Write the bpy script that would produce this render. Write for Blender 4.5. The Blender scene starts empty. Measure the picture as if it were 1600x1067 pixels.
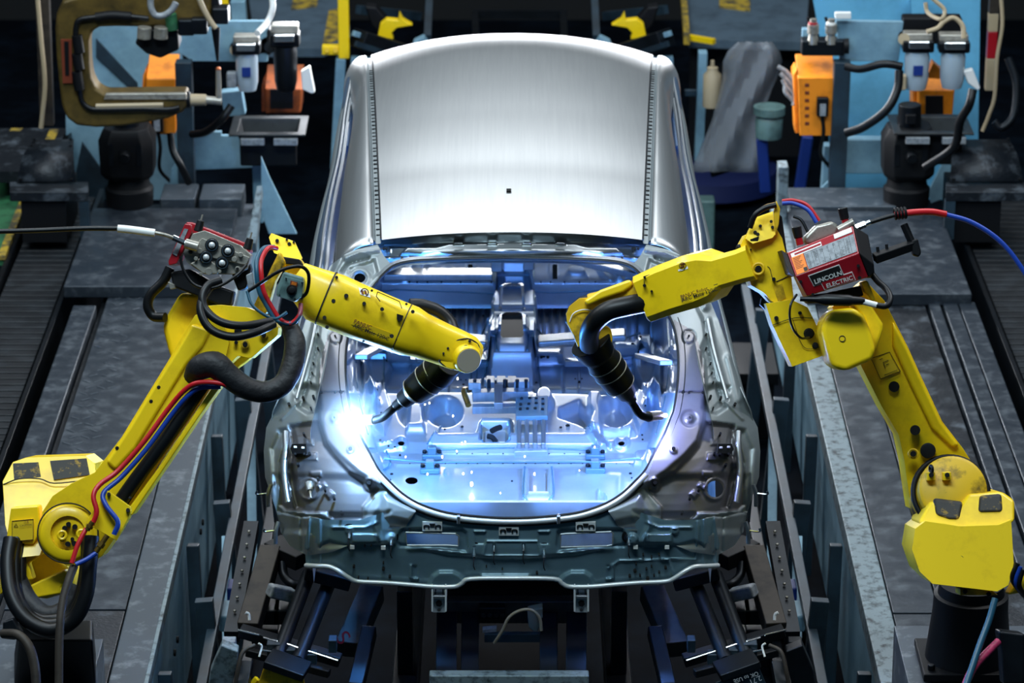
import bpy, bmesh, math, random
import numpy as np
from mathutils import Vector as V, Matrix
RN = random.Random(7)
FPX, TH = 5400.0, math.radians(20)
CAM = V((0, -11.25, 6.25))
FW = V((0, math.cos(TH), -math.sin(TH))); UP = V((0, math.sin(TH), math.cos(TH))); RT = V((1, 0, 0))
SILL, DECK = 1.48, 0.8
sc = bpy.context.scene
COL = sc.collection

# ---------- picture measurements -> world points ----------
def ray(u, v): return FW + RT*((u-800)/FPX) - UP*((v-533.5)/FPX)
def PD(u, v, d): return CAM + ray(u, v)*d
def PZ(u, v, z):
    r = ray(u, v); return CAM + r*((z-CAM.z)/r.z)
def PY(u, v, y):
    r = ray(u, v); return CAM + r*((y-CAM.y)/r.y)
def PX(u, v, x):
    r = ray(u, v); return CAM + r*(x/r.x)
def M0(u): return u
def M1(u): return 1600-u
def mir(pts, m=M1): return [(m(p[0]),)+tuple(p[1:]) for p in pts]

# ---------- materials ----------
def lin(c):
    if isinstance(c, str): c = [int(c[i:i+2], 16)/255 for i in (0, 2, 4)]
    return tuple(((x/12.92) if x <= .04045 else ((x+.055)/1.055)**2.4) for x in c)+(1,)
MATS = {}
def mat(name, col, rough=.5, metal=0., dirt=None, scale=8., lo=.45, hi=.7, bump=0., bscale=60., emit=0, spec=.5, alpha=1, stretch=None, coat=0, rv=0., det=6):
    m = bpy.data.materials.new(name); m.use_nodes = True
    nt = m.node_tree; b = nt.nodes['Principled BSDF']
    b.inputs['Base Color'].default_value = lin(col); b.inputs['Roughness'].default_value = rough
    b.inputs['Metallic'].default_value = metal; b.inputs['Specular IOR Level'].default_value = spec
    if coat: b.inputs['Coat Weight'].default_value = coat; b.inputs['Coat Roughness'].default_value = .15
    if alpha < 1: b.inputs['Alpha'].default_value = alpha
    if emit:
        b.inputs['Emission Color'].default_value = lin(col); b.inputs['Emission Strength'].default_value = emit
    tc = None
    def coords(st):
        tc = nt.nodes.new('ShaderNodeTexCoord'); mp = nt.nodes.new('ShaderNodeMapping')
        if st: mp.inputs['Scale'].default_value = st
        nt.links.new(tc.outputs['Object'], mp.inputs['Vector']); return mp.outputs['Vector']
    if dirt:
        n = nt.nodes.new('ShaderNodeTexNoise'); n.inputs['Scale'].default_value = scale; n.inputs['Detail'].default_value = det
        n.inputs['Roughness'].default_value = .65
        nt.links.new(coords(stretch), n.inputs['Vector'])
        r = nt.nodes.new('ShaderNodeValToRGB')
        r.color_ramp.elements[0].position = lo; r.color_ramp.elements[1].position = hi
        r.color_ramp.elements[0].color = lin(col); r.color_ramp.elements[1].color = lin(dirt)
        nt.links.new(n.outputs['Fac'], r.inputs['Fac']); nt.links.new(r.outputs['Color'], b.inputs['Base Color'])
        if rv:
            mr = nt.nodes.new('ShaderNodeMapRange'); mr.inputs['From Min'].default_value = .3; mr.inputs['From Max'].default_value = .7
            mr.inputs['To Min'].default_value = rough-rv; mr.inputs['To Max'].default_value = rough+rv
            nt.links.new(n.outputs['Fac'], mr.inputs['Value']); nt.links.new(mr.outputs['Result'], b.inputs['Roughness'])
    if bump:
        n = nt.nodes.new('ShaderNodeTexNoise'); n.inputs['Scale'].default_value = bscale; n.inputs['Detail'].default_value = 4
        nt.links.new(coords(stretch), n.inputs['Vector'])
        bp = nt.nodes.new('ShaderNodeBump'); bp.inputs['Strength'].default_value = bump; bp.inputs['Distance'].default_value = .01
        nt.links.new(n.outputs['Fac'], bp.inputs['Height']); nt.links.new(bp.outputs['Normal'], b.inputs['Normal'])
    MATS[name] = m; return m

mat('yellow', 'FFD60C', .42, dirt='C79A05', scale=5, lo=.5, hi=.85, coat=.25)
mat('yellow_dirty', 'E0B408', .5, dirt='33290C', scale=9, lo=.5, hi=.68)
mat('yellow_worn', 'B99A2E', .6, dirt='4A4636', scale=14, lo=.42, hi=.6)
mat('black_worn', '24231F', .65, dirt='8A6F12', scale=40, lo=.56, hi=.66)
mat('rubber', '0A0C0F', .42, spec=.35)
mat('rubber_sleeve', '15161A', .6, bump=.5, bscale=30)
mat('dark', '090B0F', .55, spec=.25)
mat('dark_metal', '171C22', .42, .6, dirt='0A0D10', scale=6)
mat('void', '020304', .9)
mat('bare', 'A39F95', .36, .5, dirt='55524B', scale=25, lo=.5, hi=.78)
mat('chrome', 'D8DCE0', .18, 1)
mat('brass', '9A7B3C', .35, .9)
mat('red_paint', '9B0F1D', .35, coat=.3)
mat('red_hose', 'C01820', .4)
mat('blue_hose', '173FA0', .4)
mat('teal_hose', '1E4F66', .4)
mat('white', 'E8E8E4', .5)
mat('ink', '101010', .6)
mat('brown_ink', '6B2A12', .6)
mat('label_orange', 'E87D1C', .5)
mat('label_grey', '8D9398', .5, dirt='5A6066', scale=40)
mat('label_yellow', 'E3BE16', .5)
mat('grey_green', '5C7A78', .45, dirt='3E5453', scale=12)
mat('orange', 'EE8A16', .5, dirt='A65408', scale=10, lo=.5, hi=.8)
mat('orange_dirty', '9A4A18', .6, dirt='4A2410', scale=12)
mat('deck', '2A323B', .48, .35, dirt='626A71', scale=11, lo=.5, hi=.88, rv=.12, bump=.12, bscale=40)
mat('deck_dark', '141A21', .5, .3, dirt='59626B', scale=9, lo=.52, hi=.76, rv=.1, bump=.25, bscale=70)
mat('deck_rim', '474F57', .45, .4, dirt='858C92', scale=14, lo=.52, hi=.8)
mat('steelblue', '7EA3B5', .5, dirt='527487', scale=4, lo=.4, hi=.75)
mat('mezz', '4C5E6C', .55, dirt='3A4955', scale=6)
mat('steelblue_dark', '223643', .5, dirt='111C24', scale=5, lo=.4, hi=.7)
mat('skyblue', '69B5DC', .5, dirt='4F8FB2', scale=4, lo=.45, hi=.8)
mat('chipped', '76858B', .55, .2, dirt='2E363B', scale=24, lo=.48, hi=.66)
mat('rusty', '3A332C', .6, .3, dirt='1E1A18', scale=12)
mat('blue_paint', '14307A', .45)
mat('navy', '0B1A4A', .5)
mat('galv', 'A9AEB2', .40, .85, dirt='989DA2', scale=3, lo=.4, hi=.7, stretch=(18, 1, 1))
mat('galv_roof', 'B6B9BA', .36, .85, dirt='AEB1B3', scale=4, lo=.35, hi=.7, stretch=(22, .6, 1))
mat('galv_in', 'BCC7D2', .33, .6, dirt='A9B4BF', scale=5, lo=.4, hi=.7)
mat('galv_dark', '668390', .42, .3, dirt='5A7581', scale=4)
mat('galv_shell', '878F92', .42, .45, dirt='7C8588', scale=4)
mat('galv_lamp', '77767A', .40, .55, dirt='6C6B70', scale=4)
mat('galv_header', '8C9295', .28, .92)  # darker steel: shade of the header recess put into the colour
mat('galv_bright', 'D3D8DA', .35, .35)  # paler steel: overhead reflection on sill bead and lip put into the colour
mat('galv_side', '7C93B0', .35, .8)  # arc-lit blue of the door flange put into the steel colour
mat('gun_brass', '6A5626', .5, .35, dirt='2E2612', scale=6, lo=.4, hi=.7)
mat('taupe', 'B4AA9B', .5)
mat('tan', 'A8977A', .6)
mat('floor', '060A10', .75, .0, dirt='0F1822', scale=3, lo=.45, hi=.75, spec=.02)
mat('wall', '080A0C', .8)
mat('green_floor', '2E6B45', .6, dirt='16301F', scale=10)
mat('plastic', '8D9299', .25, alpha=.55)
mat('copper', 'C9744C', .4, .8)
mat('tray', '2A2E31', .45, .3, dirt='15181A', scale=14)
mat('bowl', 'A9BAC6', .2, coat=.5, alpha=.9)
mat('arc', 'DCEBFF', .5, emit=160)
mat('arc_small', 'B8B4FF', .5, emit=25)
mat('spark', 'FFF1DC', .5, emit=30)
mat('pink', 'B5305A', .5, dirt='3B1420', scale=40)
mat('slat', '1A1D21', .5, .3, dirt='2C3136', scale=8)
mat('lampglow', 'F2F6FF', .5, emit=1.2)

# ---------- meshes ----------
ORG = {}
def catmull(pts, k=6):
    pts = [V(p) for p in pts]
    if len(pts) < 3: return pts
    P = [pts[0]*2-pts[1]]+pts+[pts[-1]*2-pts[-2]]; out = []
    for i in range(1, len(P)-2):
        a, b, c, d = P[i-1:i+3]
        for j in range(k):
            t = j/k
            out.append(.5*((2*b)+(c-a)*t+(2*a-5*b+4*c-d)*t*t+(3*b-a-3*c+d)*t**3))
    out.append(pts[-1]); return out

class MB:
    def __init__(s): s.v = []; s.f = []
    def add(s, vs, fs):
        o = len(s.v); s.v += [tuple(x) for x in vs]; s.f += [tuple(i+o for i in f) for f in fs]; return s
    def box(s, c, size, rot=None):
        c = V(c); h = V(size)/2; vs = []
        for x in (-1, 1):
            for y in (-1, 1):
                for z in (-1, 1):
                    p = V((x*h.x, y*h.y, z*h.z)); vs.append(c+(rot @ p if rot else p))
        return s.add(vs, [(0, 1, 3, 2), (4, 6, 7, 5), (0, 4, 5, 1), (2, 3, 7, 6), (0, 2, 6, 4), (1, 5, 7, 3)])
    def bx(s, x0, x1, y0, y1, z0, z1): return s.box(((x0+x1)/2, (y0+y1)/2, (z0+z1)/2), (abs(x1-x0), abs(y1-y0), abs(z1-z0)))
    def prism(s, pts, ext):
        pts = [V(p) for p in pts]; n = len(pts); ext = V(ext)
        nr = V((0, 0, 0))
        for i in range(n): nr += pts[i].cross(pts[(i+1) % n])
        if nr.dot(ext) > 0: pts = pts[::-1]
        vs = pts+[p+ext for p in pts]
        return s.add(vs, [tuple(range(n)), tuple(range(2*n-1, n-1, -1))]+[(i, i+n, (i+1) % n+n, (i+1) % n) for i in range(n)])
    def slab(s, uv, d, th, du=0, dv=0, c=None, ext=None):
        """outline at axial depth d (plane tilted by du,dv metres per px about c), thickness th away from the viewer"""
        if c is None: c = (sum(p[0] for p in uv)/len(uv), sum(p[1] for p in uv)/len(uv))
        pts = [PD(p[0], p[1], p[2] if len(p) > 2 else d+du*(p[0]-c[0])+dv*(p[1]-c[1])) for p in uv]
        return s.prism(pts, (FW if ext is None else V(ext).normalized())*th)
    def bar(s, a, b, w, h, up=(0, 0, 1)):
        a, b = V(a), V(b); t = (b-a).normalized(); u = V(up)
        if abs(t.dot(u)) > .98: u = V((0, 1, 0))
        x = t.cross(u).normalized(); y = x.cross(t)
        ring = [x*w/2+y*h/2, -x*w/2+y*h/2, -x*w/2-y*h/2, x*w/2-y*h/2]
        return s.loft([[a+r for r in ring], [b+r for r in ring]])
    def loft(s, rings, closed=True, caps=True):
        n = len(rings[0]); vs = [p for r in rings for p in r]; fs = []
        for i in range(len(rings)-1):
            for j in range(n if closed else n-1):
                k = (j+1) % n; fs.append((i*n+j, i*n+k, (i+1)*n+k, (i+1)*n+j))
        if caps and closed: fs += [tuple(range(n-1, -1, -1)), tuple(range((len(rings)-1)*n, len(rings)*n))]
        return s.add(vs, fs)
    def lathe(s, a, ax, prof, n=24):
        a = V(a); ax = V(ax).normalized(); x = ax.orthogonal().normalized(); y = ax.cross(x)
        return s.loft([[a+ax*t+(x*math.cos(2*math.pi*i/n)+y*math.sin(2*math.pi*i/n))*r for i in range(n)] for t, r in prof])
    def cyl(s, a, b, r, r2=None, n=16):
        a, b = V(a), V(b); return s.lathe(a, b-a, [(0, r), ((b-a).length, r if r2 is None else r2)], n)
    def tube(s, pts, r, n=8, k=6):
        P = catmull(pts, k); m = len(P); rr = (lambda i: r) if not isinstance(r, (list, tuple)) else (lambda i: np.interp(i/(m-1), np.linspace(0, 1, len(r)), r))
        t = (P[1]-P[0]).normalized(); x = t.orthogonal().normalized(); rings = []
        for i in range(m):
            t = (P[min(i+1, m-1)]-P[max(i-1, 0)])
            if t.length < 1e-9: t = V((0, 0, 1))
            t.normalize(); x = (x-t*x.dot(t)).normalized(); y = t.cross(x)
            rings.append([P[i]+(x*math.cos(2*math.pi*j/n)+y*math.sin(2*math.pi*j/n))*rr(i) for j in range(n)])
        return s.loft(rings)
    def ball(s, c, r, sx=1, sy=1, sz=1, n=12):
        c = V(c); rings = []
        for i in range(n//2+1):
            a = math.pi*i/(n//2); q = max(math.sin(a), 1e-3)
            rings.append([c+V((r*sx*q*math.cos(2*math.pi*j/n), r*sy*q*math.sin(2*math.pi*j/n), r*sz*math.cos(a))) for j in range(n)])
        return s.loft(rings)
    def grid(s, rows): return s.loft(rows, closed=False, caps=False)
    def torus(s, c, ax, R, r, n=28, m=8):
        c = V(c); ax = V(ax).normalized(); x = ax.orthogonal().normalized(); y = ax.cross(x); rings = []
        for i in range(n+1):
            a = 2*math.pi*i/n; e = x*math.cos(a)+y*math.sin(a)
            rings.append([c+e*(R+r*math.cos(2*math.pi*j/m))+ax*(r*math.sin(2*math.pi*j/m)) for j in range(m)])
        return s.loft(rings, caps=False)
    def obj(s, name, m, parent=None, bev=0., seg=2, ang=48, label=None, subsurf=0, solid=0, smooth=True, loc=None):
        me = bpy.data.meshes.new(name)
        vs = s.v
        if parent is not None: o3 = ORG[parent.name]
        elif loc is not None: o3 = V(loc)
        else:
            a = np.array(vs); o3 = V(((a[:, 0].min()+a[:, 0].max())/2, (a[:, 1].min()+a[:, 1].max())/2, a[:, 2].min()))
        me.from_pydata([(p[0]-o3[0], p[1]-o3[1], p[2]-o3[2]) for p in vs], [], s.f)
        me.validate(); me.update()
        bm = bmesh.new(); bm.from_mesh(me); bmesh.ops.remove_doubles(bm, verts=bm.verts, dist=1e-6)
        if len(bm.faces) < 4000: bmesh.ops.recalc_face_normals(bm, faces=bm.faces)
        bm.to_mesh(me); bm.free()
        me.materials.append(MATS[m])
        if smooth:
            me.polygons.foreach_set('use_smooth', [True]*len(me.polygons)); me.set_sharp_from_angle(angle=math.radians(ang))
        o = bpy.data.objects.new(name, me); COL.objects.link(o)
        if parent is not None: o.parent = parent
        else: o.location = o3
        ORG[o.name] = o3
        if solid: md = o.modifiers.new('solid', 'SOLIDIFY'); md.thickness = solid; md.offset = 0
        if bev:
            md = o.modifiers.new('bevel', 'BEVEL'); md.width = bev; md.segments = seg; md.limit_method = 'ANGLE'
            md.angle_limit = math.radians(32); md.harden_normals = True
        if label: o['label'] = label
        return o

def tag(o, label, cat, group=None, kind=None):
    o['label'] = label; o['category'] = cat
    if group: o['group'] = group
    if kind: o['kind'] = kind
    return o
def thing(name, label, cat, loc, group=None):
    o = bpy.data.objects.new(name, None); COL.objects.link(o); o.location = V(loc); ORG[o.name] = V(loc)
    o.empty_display_size = .1
    return tag(o, label, cat, group)
def tomesh(o, mx, m, parent, name):
    me = bpy.data.meshes.new_from_object(o); bpy.data.objects.remove(o); me.materials.clear(); me.materials.append(MATS[m])
    q = bpy.data.objects.new(name, me); COL.objects.link(q); q.parent = parent; q.matrix_local = mx; ORG[q.name] = ORG[parent.name]; return q
def text(body, a, b, d, m, parent, off=.004, name='lettering', bold=0):
    """lettering whose baseline runs between two picture points on a plane of depth d"""
    da, db = d if isinstance(d, tuple) else (d, d)
    A, B = PD(a[0], a[1], da-off), PD(b[0], b[1], db-off)
    c = bpy.data.curves.new(name, 'FONT'); c.body = body; c.extrude = .0008; c.offset = bold
    o = bpy.data.objects.new(name, c); COL.objects.link(o); bpy.context.view_layer.update()
    w = max(o.dimensions.x, 1e-3); x = (B-A); sc_ = x.length/w; x.normalize()
    n = (CAM-A).normalized(); y = n.cross(x).normalized(); n = x.cross(y)
    mx = Matrix((x, y, n)).transposed().to_4x4() @ Matrix.Scale(sc_, 4); mx.translation = A-ORG[parent.name]
    return tomesh(o, mx, m, parent, name)

# ---------- pressed sheet metal: a surface with raised and sunk features ----------
def sdist(U, W, poly, closed=True):
    n = len(poly); dm = np.full(U.shape, 1e9); ins = np.zeros(U.shape, bool); nu = np.zeros(U.shape); nv = np.zeros(U.shape)
    for i in range(n if closed else n-1):
        (x0, y0), (x1, y1) = poly[i][:2], poly[(i+1) % n][:2]
        ex, ey = x1-x0, y1-y0; L = ex*ex+ey*ey+1e-12
        t = np.clip(((U-x0)*ex+(W-y0)*ey)/L, 0, 1); px, py = x0+t*ex, y0+t*ey
        dd = np.hypot(U-px, W-py); k = dd < dm; dm = np.where(k, dd, dm); nu = np.where(k, px, nu); nv = np.where(k, py, nv)
        if closed and y0 != y1:
            c = ((y0 > W) != (y1 > W)) & (U < (x1-x0)*(W-y0)/(y1-y0)+x0); ins ^= c
    return np.where(ins, dm, -dm), nu, nv
def sstep(x): x = np.clip(x, 0, 1); return x*x*(3-2*x)
def feat(U, W, fs):
    O = np.zeros(U.shape)
    for f in fs:
        k = f[0]
        if k == 'poly': O += f[2]*sstep(sdist(U, W, f[1])[0]/f[3]+.5)
        elif k == 'disc': O += f[4]*sstep((1-np.hypot((U-f[1])/f[3], (W-f[2])/(f[6] if len(f) > 6 else f[3])))*f[3]/f[5]+.5)
        elif k == 'line': O += f[3]*np.exp(-(sdist(U, W, f[1], False)[0]/f[2])**2)
        elif k == 'ring': O += f[5]*np.exp(-((np.hypot(U-f[1], W-f[2])-f[3])/f[4])**2)
        elif k == 'fn': O += f[1](U, W)
    return O
def rays_np(U, W):
    a, b = (U-800)/FPX, -(W-533.5)/FPX
    return a, FW.y+b*UP.y, FW.z+b*UP.z
def base_S(S):
    def f(U, W):
        rx, ry, rz = rays_np(U, W); y = np.full(U.shape, .3)
        for _ in range(40):
            d = (y-CAM.y)/ry; y = .5*y+.5*S(d*rx, CAM.z+d*rz-SILL)
        d = (y-CAM.y)/ry; return np.stack([d*rx, CAM.y+d*ry, CAM.z+d*rz], -1)
    return f
def base_H(H):
    def f(U, W):
        rx, ry, rz = rays_np(U, W); d = (H(U, W)+SILL-CAM.z)/rz
        return np.stack([d*rx, CAM.y+d*ry, CAM.z+d*rz], -1)
    return f
def relief(name, m, parent, poly, base, fs, nrm, step=2., holes=(), ang=50, solid=0, amp=1., zones=()):
    us = [p[0] for p in poly]; vs = [p[1] for p in poly]
    u = np.arange(min(us)-step, max(us)+2*step, step); v = np.arange(min(vs)-step, max(vs)+2*step, step)
    U, W = np.meshgrid(u, v); sd, nu, nv = sdist(U, W, poly); ins = sd >= 0
    U2, W2 = np.where(ins, U, nu), np.where(ins, W, nv); cut = ~ins
    for h in holes:
        s2, hu, hv = sdist(U, W, h); k = s2 > 0; U2 = np.where(k, hu, U2); W2 = np.where(k, hv, W2); cut |= k
    P = base(U2, W2)+amp*feat(U2, W2, fs)[..., None]*np.array(V(nrm).normalized())
    r, c = U.shape; idx = np.arange(r*c).reshape(r, c)
    q = np.stack([idx[:-1, :-1], idx[:-1, 1:], idx[1:, 1:], idx[1:, :-1]], -1).reshape(-1, 4)
    q = q[~cut.reshape(-1)[q].all(1)]
    used = np.unique(q); mp = np.full(r*c, -1); mp[used] = np.arange(len(used))
    b = MB(); b.v = [tuple(x) for x in P.reshape(-1, 3)[used]]; b.f = [tuple(int(i) for i in x) for x in mp[q]]
    o = b.obj(name, m, parent, ang=ang, solid=solid)
    for zp, zm in zones:
        o.data.materials.append(MATS[zm]); mi = len(o.data.materials)-1
        cu, cv = U2.reshape(-1)[q].mean(1), W2.reshape(-1)[q].mean(1); k = sdist(cu, cv, zp)[0] > 0
        if len(o.data.polygons) == len(k):
            a = np.zeros(len(k), np.int32); o.data.polygons.foreach_get('material_index', a); a[k] = mi; o.data.polygons.foreach_set('material_index', a)
        else: print('ZONE MISMATCH', name, len(o.data.polygons), len(k))
    return o

def weld(o, mb, m):
    """add surface pattern (holes, beads, markings) to a part's own mesh with its own material"""
    me = o.data; o3 = ORG[o.name]
    if MATS[m].name not in [x.name for x in me.materials]: me.materials.append(MATS[m])
    mi = [x.name for x in me.materials].index(MATS[m].name)
    bm = bmesh.new(); bm.from_mesh(me); vs = [bm.verts.new((p[0]-o3[0], p[1]-o3[1], p[2]-o3[2])) for p in mb.v]; nf = []
    for f in mb.f:
        try: g = bm.faces.new([vs[i] for i in f]); g.material_index = mi; nf.append(g)
        except ValueError: pass
    bmesh.ops.recalc_face_normals(bm, faces=nf); bm.to_mesh(me); bm.free(); return o

def volume_mat(name, dens, col):
    m = bpy.data.materials.new(name); m.use_nodes = True; nt = m.node_tree
    nt.nodes.remove(nt.nodes['Principled BSDF']); v = nt.nodes.new('ShaderNodeVolumePrincipled')
    v.inputs['Color'].default_value = col; v.inputs['Anisotropy'].default_value = .2
    tc = nt.nodes.new('ShaderNodeTexCoord'); ln = nt.nodes.new('ShaderNodeVectorMath'); ln.operation = 'LENGTH'; nt.links.new(tc.outputs['Object'], ln.inputs[0])
    mr = nt.nodes.new('ShaderNodeMapRange'); mr.inputs['From Max'].default_value = .19; mr.inputs['To Min'].default_value = 1; mr.inputs['To Max'].default_value = 0; nt.links.new(ln.outputs['Value'], mr.inputs['Value'])
    pw = nt.nodes.new('ShaderNodeMath'); pw.operation = 'POWER'; pw.inputs[1].default_value = 2; nt.links.new(mr.outputs[0], pw.inputs[0])
    ml = nt.nodes.new('ShaderNodeMath'); ml.operation = 'MULTIPLY'; ml.inputs[1].default_value = dens; nt.links.new(pw.outputs[0], ml.inputs[0]); nt.links.new(ml.outputs[0], v.inputs['Density'])
    nt.links.new(v.outputs[0], nt.nodes['Material Output'].inputs['Volume']); MATS[name] = m
volume_mat('bloom', 1.1, (.8, .9, 1, 1))

from mathutils.bvhtree import BVHTree
_BV = {}
def front(o, u, v, off=.002):
    """axial depth at which the sight line through (u, v) meets part o"""
    if o.name not in _BV:
        me = o.data; w_ = ORG[o.name]; _BV[o.name] = BVHTree.FromPolygons([p.co+w_ for p in me.vertices], [tuple(f.vertices) for f in me.polygons])
    r = ray(u, v); h = _BV[o.name].ray_cast(CAM, r.normalized())[0]
    return (h-CAM).dot(FW)-off if h else None
def decal(o, uv, off=.002):
    ds = [front(o, u, v, off) for u, v in uv]; good = [d for d in ds if d]
    return [(u, v, d if d else sum(good)/len(good)) for (u, v), d in zip(uv, ds)]
# ---------- camera, world, light ----------
cd = bpy.data.cameras.new('camera'); cam = bpy.data.objects.new('camera', cd); COL.objects.link(cam)
cam.location = CAM; cam.rotation_euler = (math.radians(90)-TH, 0, 0)
cd.sensor_width = 36; cd.lens = FPX/1600*36; cd.clip_start = .5; cd.clip_end = 80
cd.dof.use_dof = True; cd.dof.focus_distance = 12.0; cd.dof.aperture_fstop = 4.5
sc.camera = cam
sc.view_settings.view_transform = 'Standard'; sc.view_settings.look = 'None'; sc.view_settings.gamma = 1
sc.view_settings.exposure = 0.08; sc.view_settings.use_curve_mapping = False
w = bpy.data.worlds.new('world'); sc.world = w; w.use_nodes = True
w.node_tree.nodes['Background'].inputs[0].default_value = (.04, .12, .2, 1); w.node_tree.nodes['Background'].inputs[1].default_value = .22
def area(name, loc, tgt, sx, sy, e, col):
    l = bpy.data.lights.new(name, 'AREA'); l.shape = 'RECTANGLE'; l.size = sx; l.size_y = sy; l.energy = e; l.color = col
    o = bpy.data.objects.new(name, l); COL.objects.link(o); o.location = loc
    o.rotation_euler = (V(tgt)-V(loc)).to_track_quat('-Z', 'Y').to_euler(); return o
def point(name, loc, e, col, r=.02):
    l = bpy.data.lights.new(name, 'POINT'); l.energy = e; l.color = col; l.shadow_soft_size = r
    o = bpy.data.objects.new(name, l); COL.objects.link(o); o.location = loc; return o
area('hall_or_fill_lamp', (0, 11.0, 10.5), (0, 1.6, 1.9), 7, 3, 235, (.93, .97, 1))
area('hall_or_fill_lamp', (0, 7.5, 10.0), (0, 1.5, 1.5), 5, 2.5, 150, (.93, .97, 1))
area('hall_or_fill_lamp', (-1.0, -3.5, 9.5), (0, .5, 1.4), 5, 1.5, 560, (.72, .9, 1))
area('hall_or_fill_lamp', (-4.2, 1.5, 8), (-.8, .8, 1.4), 1.2, 4, 250, (.9, .96, 1))
area('hall_or_fill_lamp', (4.2, 1.5, 8), (.8, .8, 1.4), 1.2, 4, 240, (.95, .97, 1))
area('hall_or_fill_lamp', (0, 6.3, 1.9), (0, 2.6, 1.1), 2.4, .5, 110, (.92, .95, 1))  # low light added ahead of the windshield opening to brighten the front floor
area('bay_lamp', (-2.2, 3.2, 7.5), (-1.9, 6.6, 1.4), 1.5, 1, 110, (.75, .9, 1))
area('bay_lamp', (2.6, 3.2, 7.5), (2.3, 6.6, 1.4), 1.5, 1, 110, (.75, .9, 1))

# ---------- setting ----------
def struct(o): o['kind'] = 'structure'; return o
struct(MB().bx(-9, 9, -4, 13, -.1, 0).obj('floor', 'floor'))
struct(MB().bx(-9, 9, 12.6, 12.8, -.1, 6).obj('wall_back', 'wall'))

# ---------- the car body ----------
SYT = ([-.6, -.35, -.24, -.1, 0, .06, .15, .3, .5, .75, .95], [.02, .02, .0, -.01, 0, .025, .09, .27, .55, .93, 1.35])
def S0(x, h):
    ax = np.abs(x)
    y = np.interp(h, *SYT)
    # soften the kinks of the table
    y = (y+np.interp(h-.03, *SYT)+np.interp(h+.03, *SYT))/3
    return y+.35*np.clip((ax-.56)/.35, 0, 2)**2
BS = base_S(S0)
car = thing('car_shell', 'bare silver unpainted car body with open tailgate between the two yellow robots', 'car body', (0, 1.4, 1.0))
OPEN_L = [(800, 404), (740, 405), (680, 407), (640, 410), (615, 417), (597, 432), (580, 452), (563, 478), (550, 502), (543, 525), (539, 560), (540, 600), (546, 640), (552, 657), (561, 680), (573, 703), (590, 735), (605, 752), (630, 775), (660, 792), (700, 804), (750, 810), (800, 812)]
OPEN = OPEN_L+[(1600-u, v) for u, v in OPEN_L[-2:0:-1]]
def densify(poly, k=4, closed=True):
    P = [V((p[0], p[1], 0)) for p in poly]
    if closed: P = [P[-1]]+P+[P[0], P[1]]
    else: P = [P[0]*2-P[1]]+P+[P[-1]*2-P[-2]]
    out = []
    for i in range(1, len(P)-2):
        a, b, c, d = P[i-1:i+3]
        for j in range(k):
            t = j/k; q = .5*((2*b)+(c-a)*t+(2*a-5*b+4*c-d)*t*t+(3*b-a-3*c+d)*t**3); out.append((q.x, q.y))
    if not closed: out.append((P[-2].x, P[-2].y))
    return out
OPENS = densify(OPEN)
def onS(pts, off=0., base=BS):
    a = np.array(pts, float); P = base(a[:, 0], a[:, 1]); P[:, 1] -= off*.8; P[:, 2] += off*.6
    return [V(p) for p in P]
def shift(poly, k):  # grow (k>0) or shrink a closed outline, in px
    n = len(poly); out = []
    A = sum(poly[i][0]*poly[(i+1) % n][1]-poly[(i+1) % n][0]*poly[i][1] for i in range(n)); s = 1 if A > 0 else -1
    for i in range(n):
        a, b = V(poly[i-1]), V(poly[(i+1) % n]); t = (b-a).normalized()
        out.append((poly[i][0]+s*t.y*k, poly[i][1]-s*t.x*k))
    return out
# roof -----------------------------------------------------------
ZT = ([.6, .93, 1.3, 1.8, 2.3, 2.7, 3.0, 3.3, 3.7], [.655, .75, .825, .895, .935, .945, .93, .885, .79])
def zroof(x, y):
    zz = sum(np.interp(y+k, *ZT) for k in (-.15, -.08, 0, .08, .15))/5
    return SILL+zz+float(np.interp(y, [.93, 1.5], [.022, 0]))-float(np.interp(y, [.93, 2.7], [.04, .075]))*(abs(x)/.55)**2.2
def xd(y): return .485+(y-.93)*.052
ys = np.linspace(.93, 3.62, 48)
HOLE = (PZ(795, 315, SILL+.87))
b = MB()
for sgn in (0,):
    rows = []
    for y in ys:
        rows.append([V((t*xd(y), y, zroof(t*xd(y), y))) for t in np.linspace(-1, 1, 41)])
    b.grid(rows)
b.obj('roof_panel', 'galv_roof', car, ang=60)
hy = 1.26
MB().box((-.012, hy, zroof(0, hy)+.002), (.018, .03, .006)).obj('antenna_hole', 'void', car)
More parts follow.
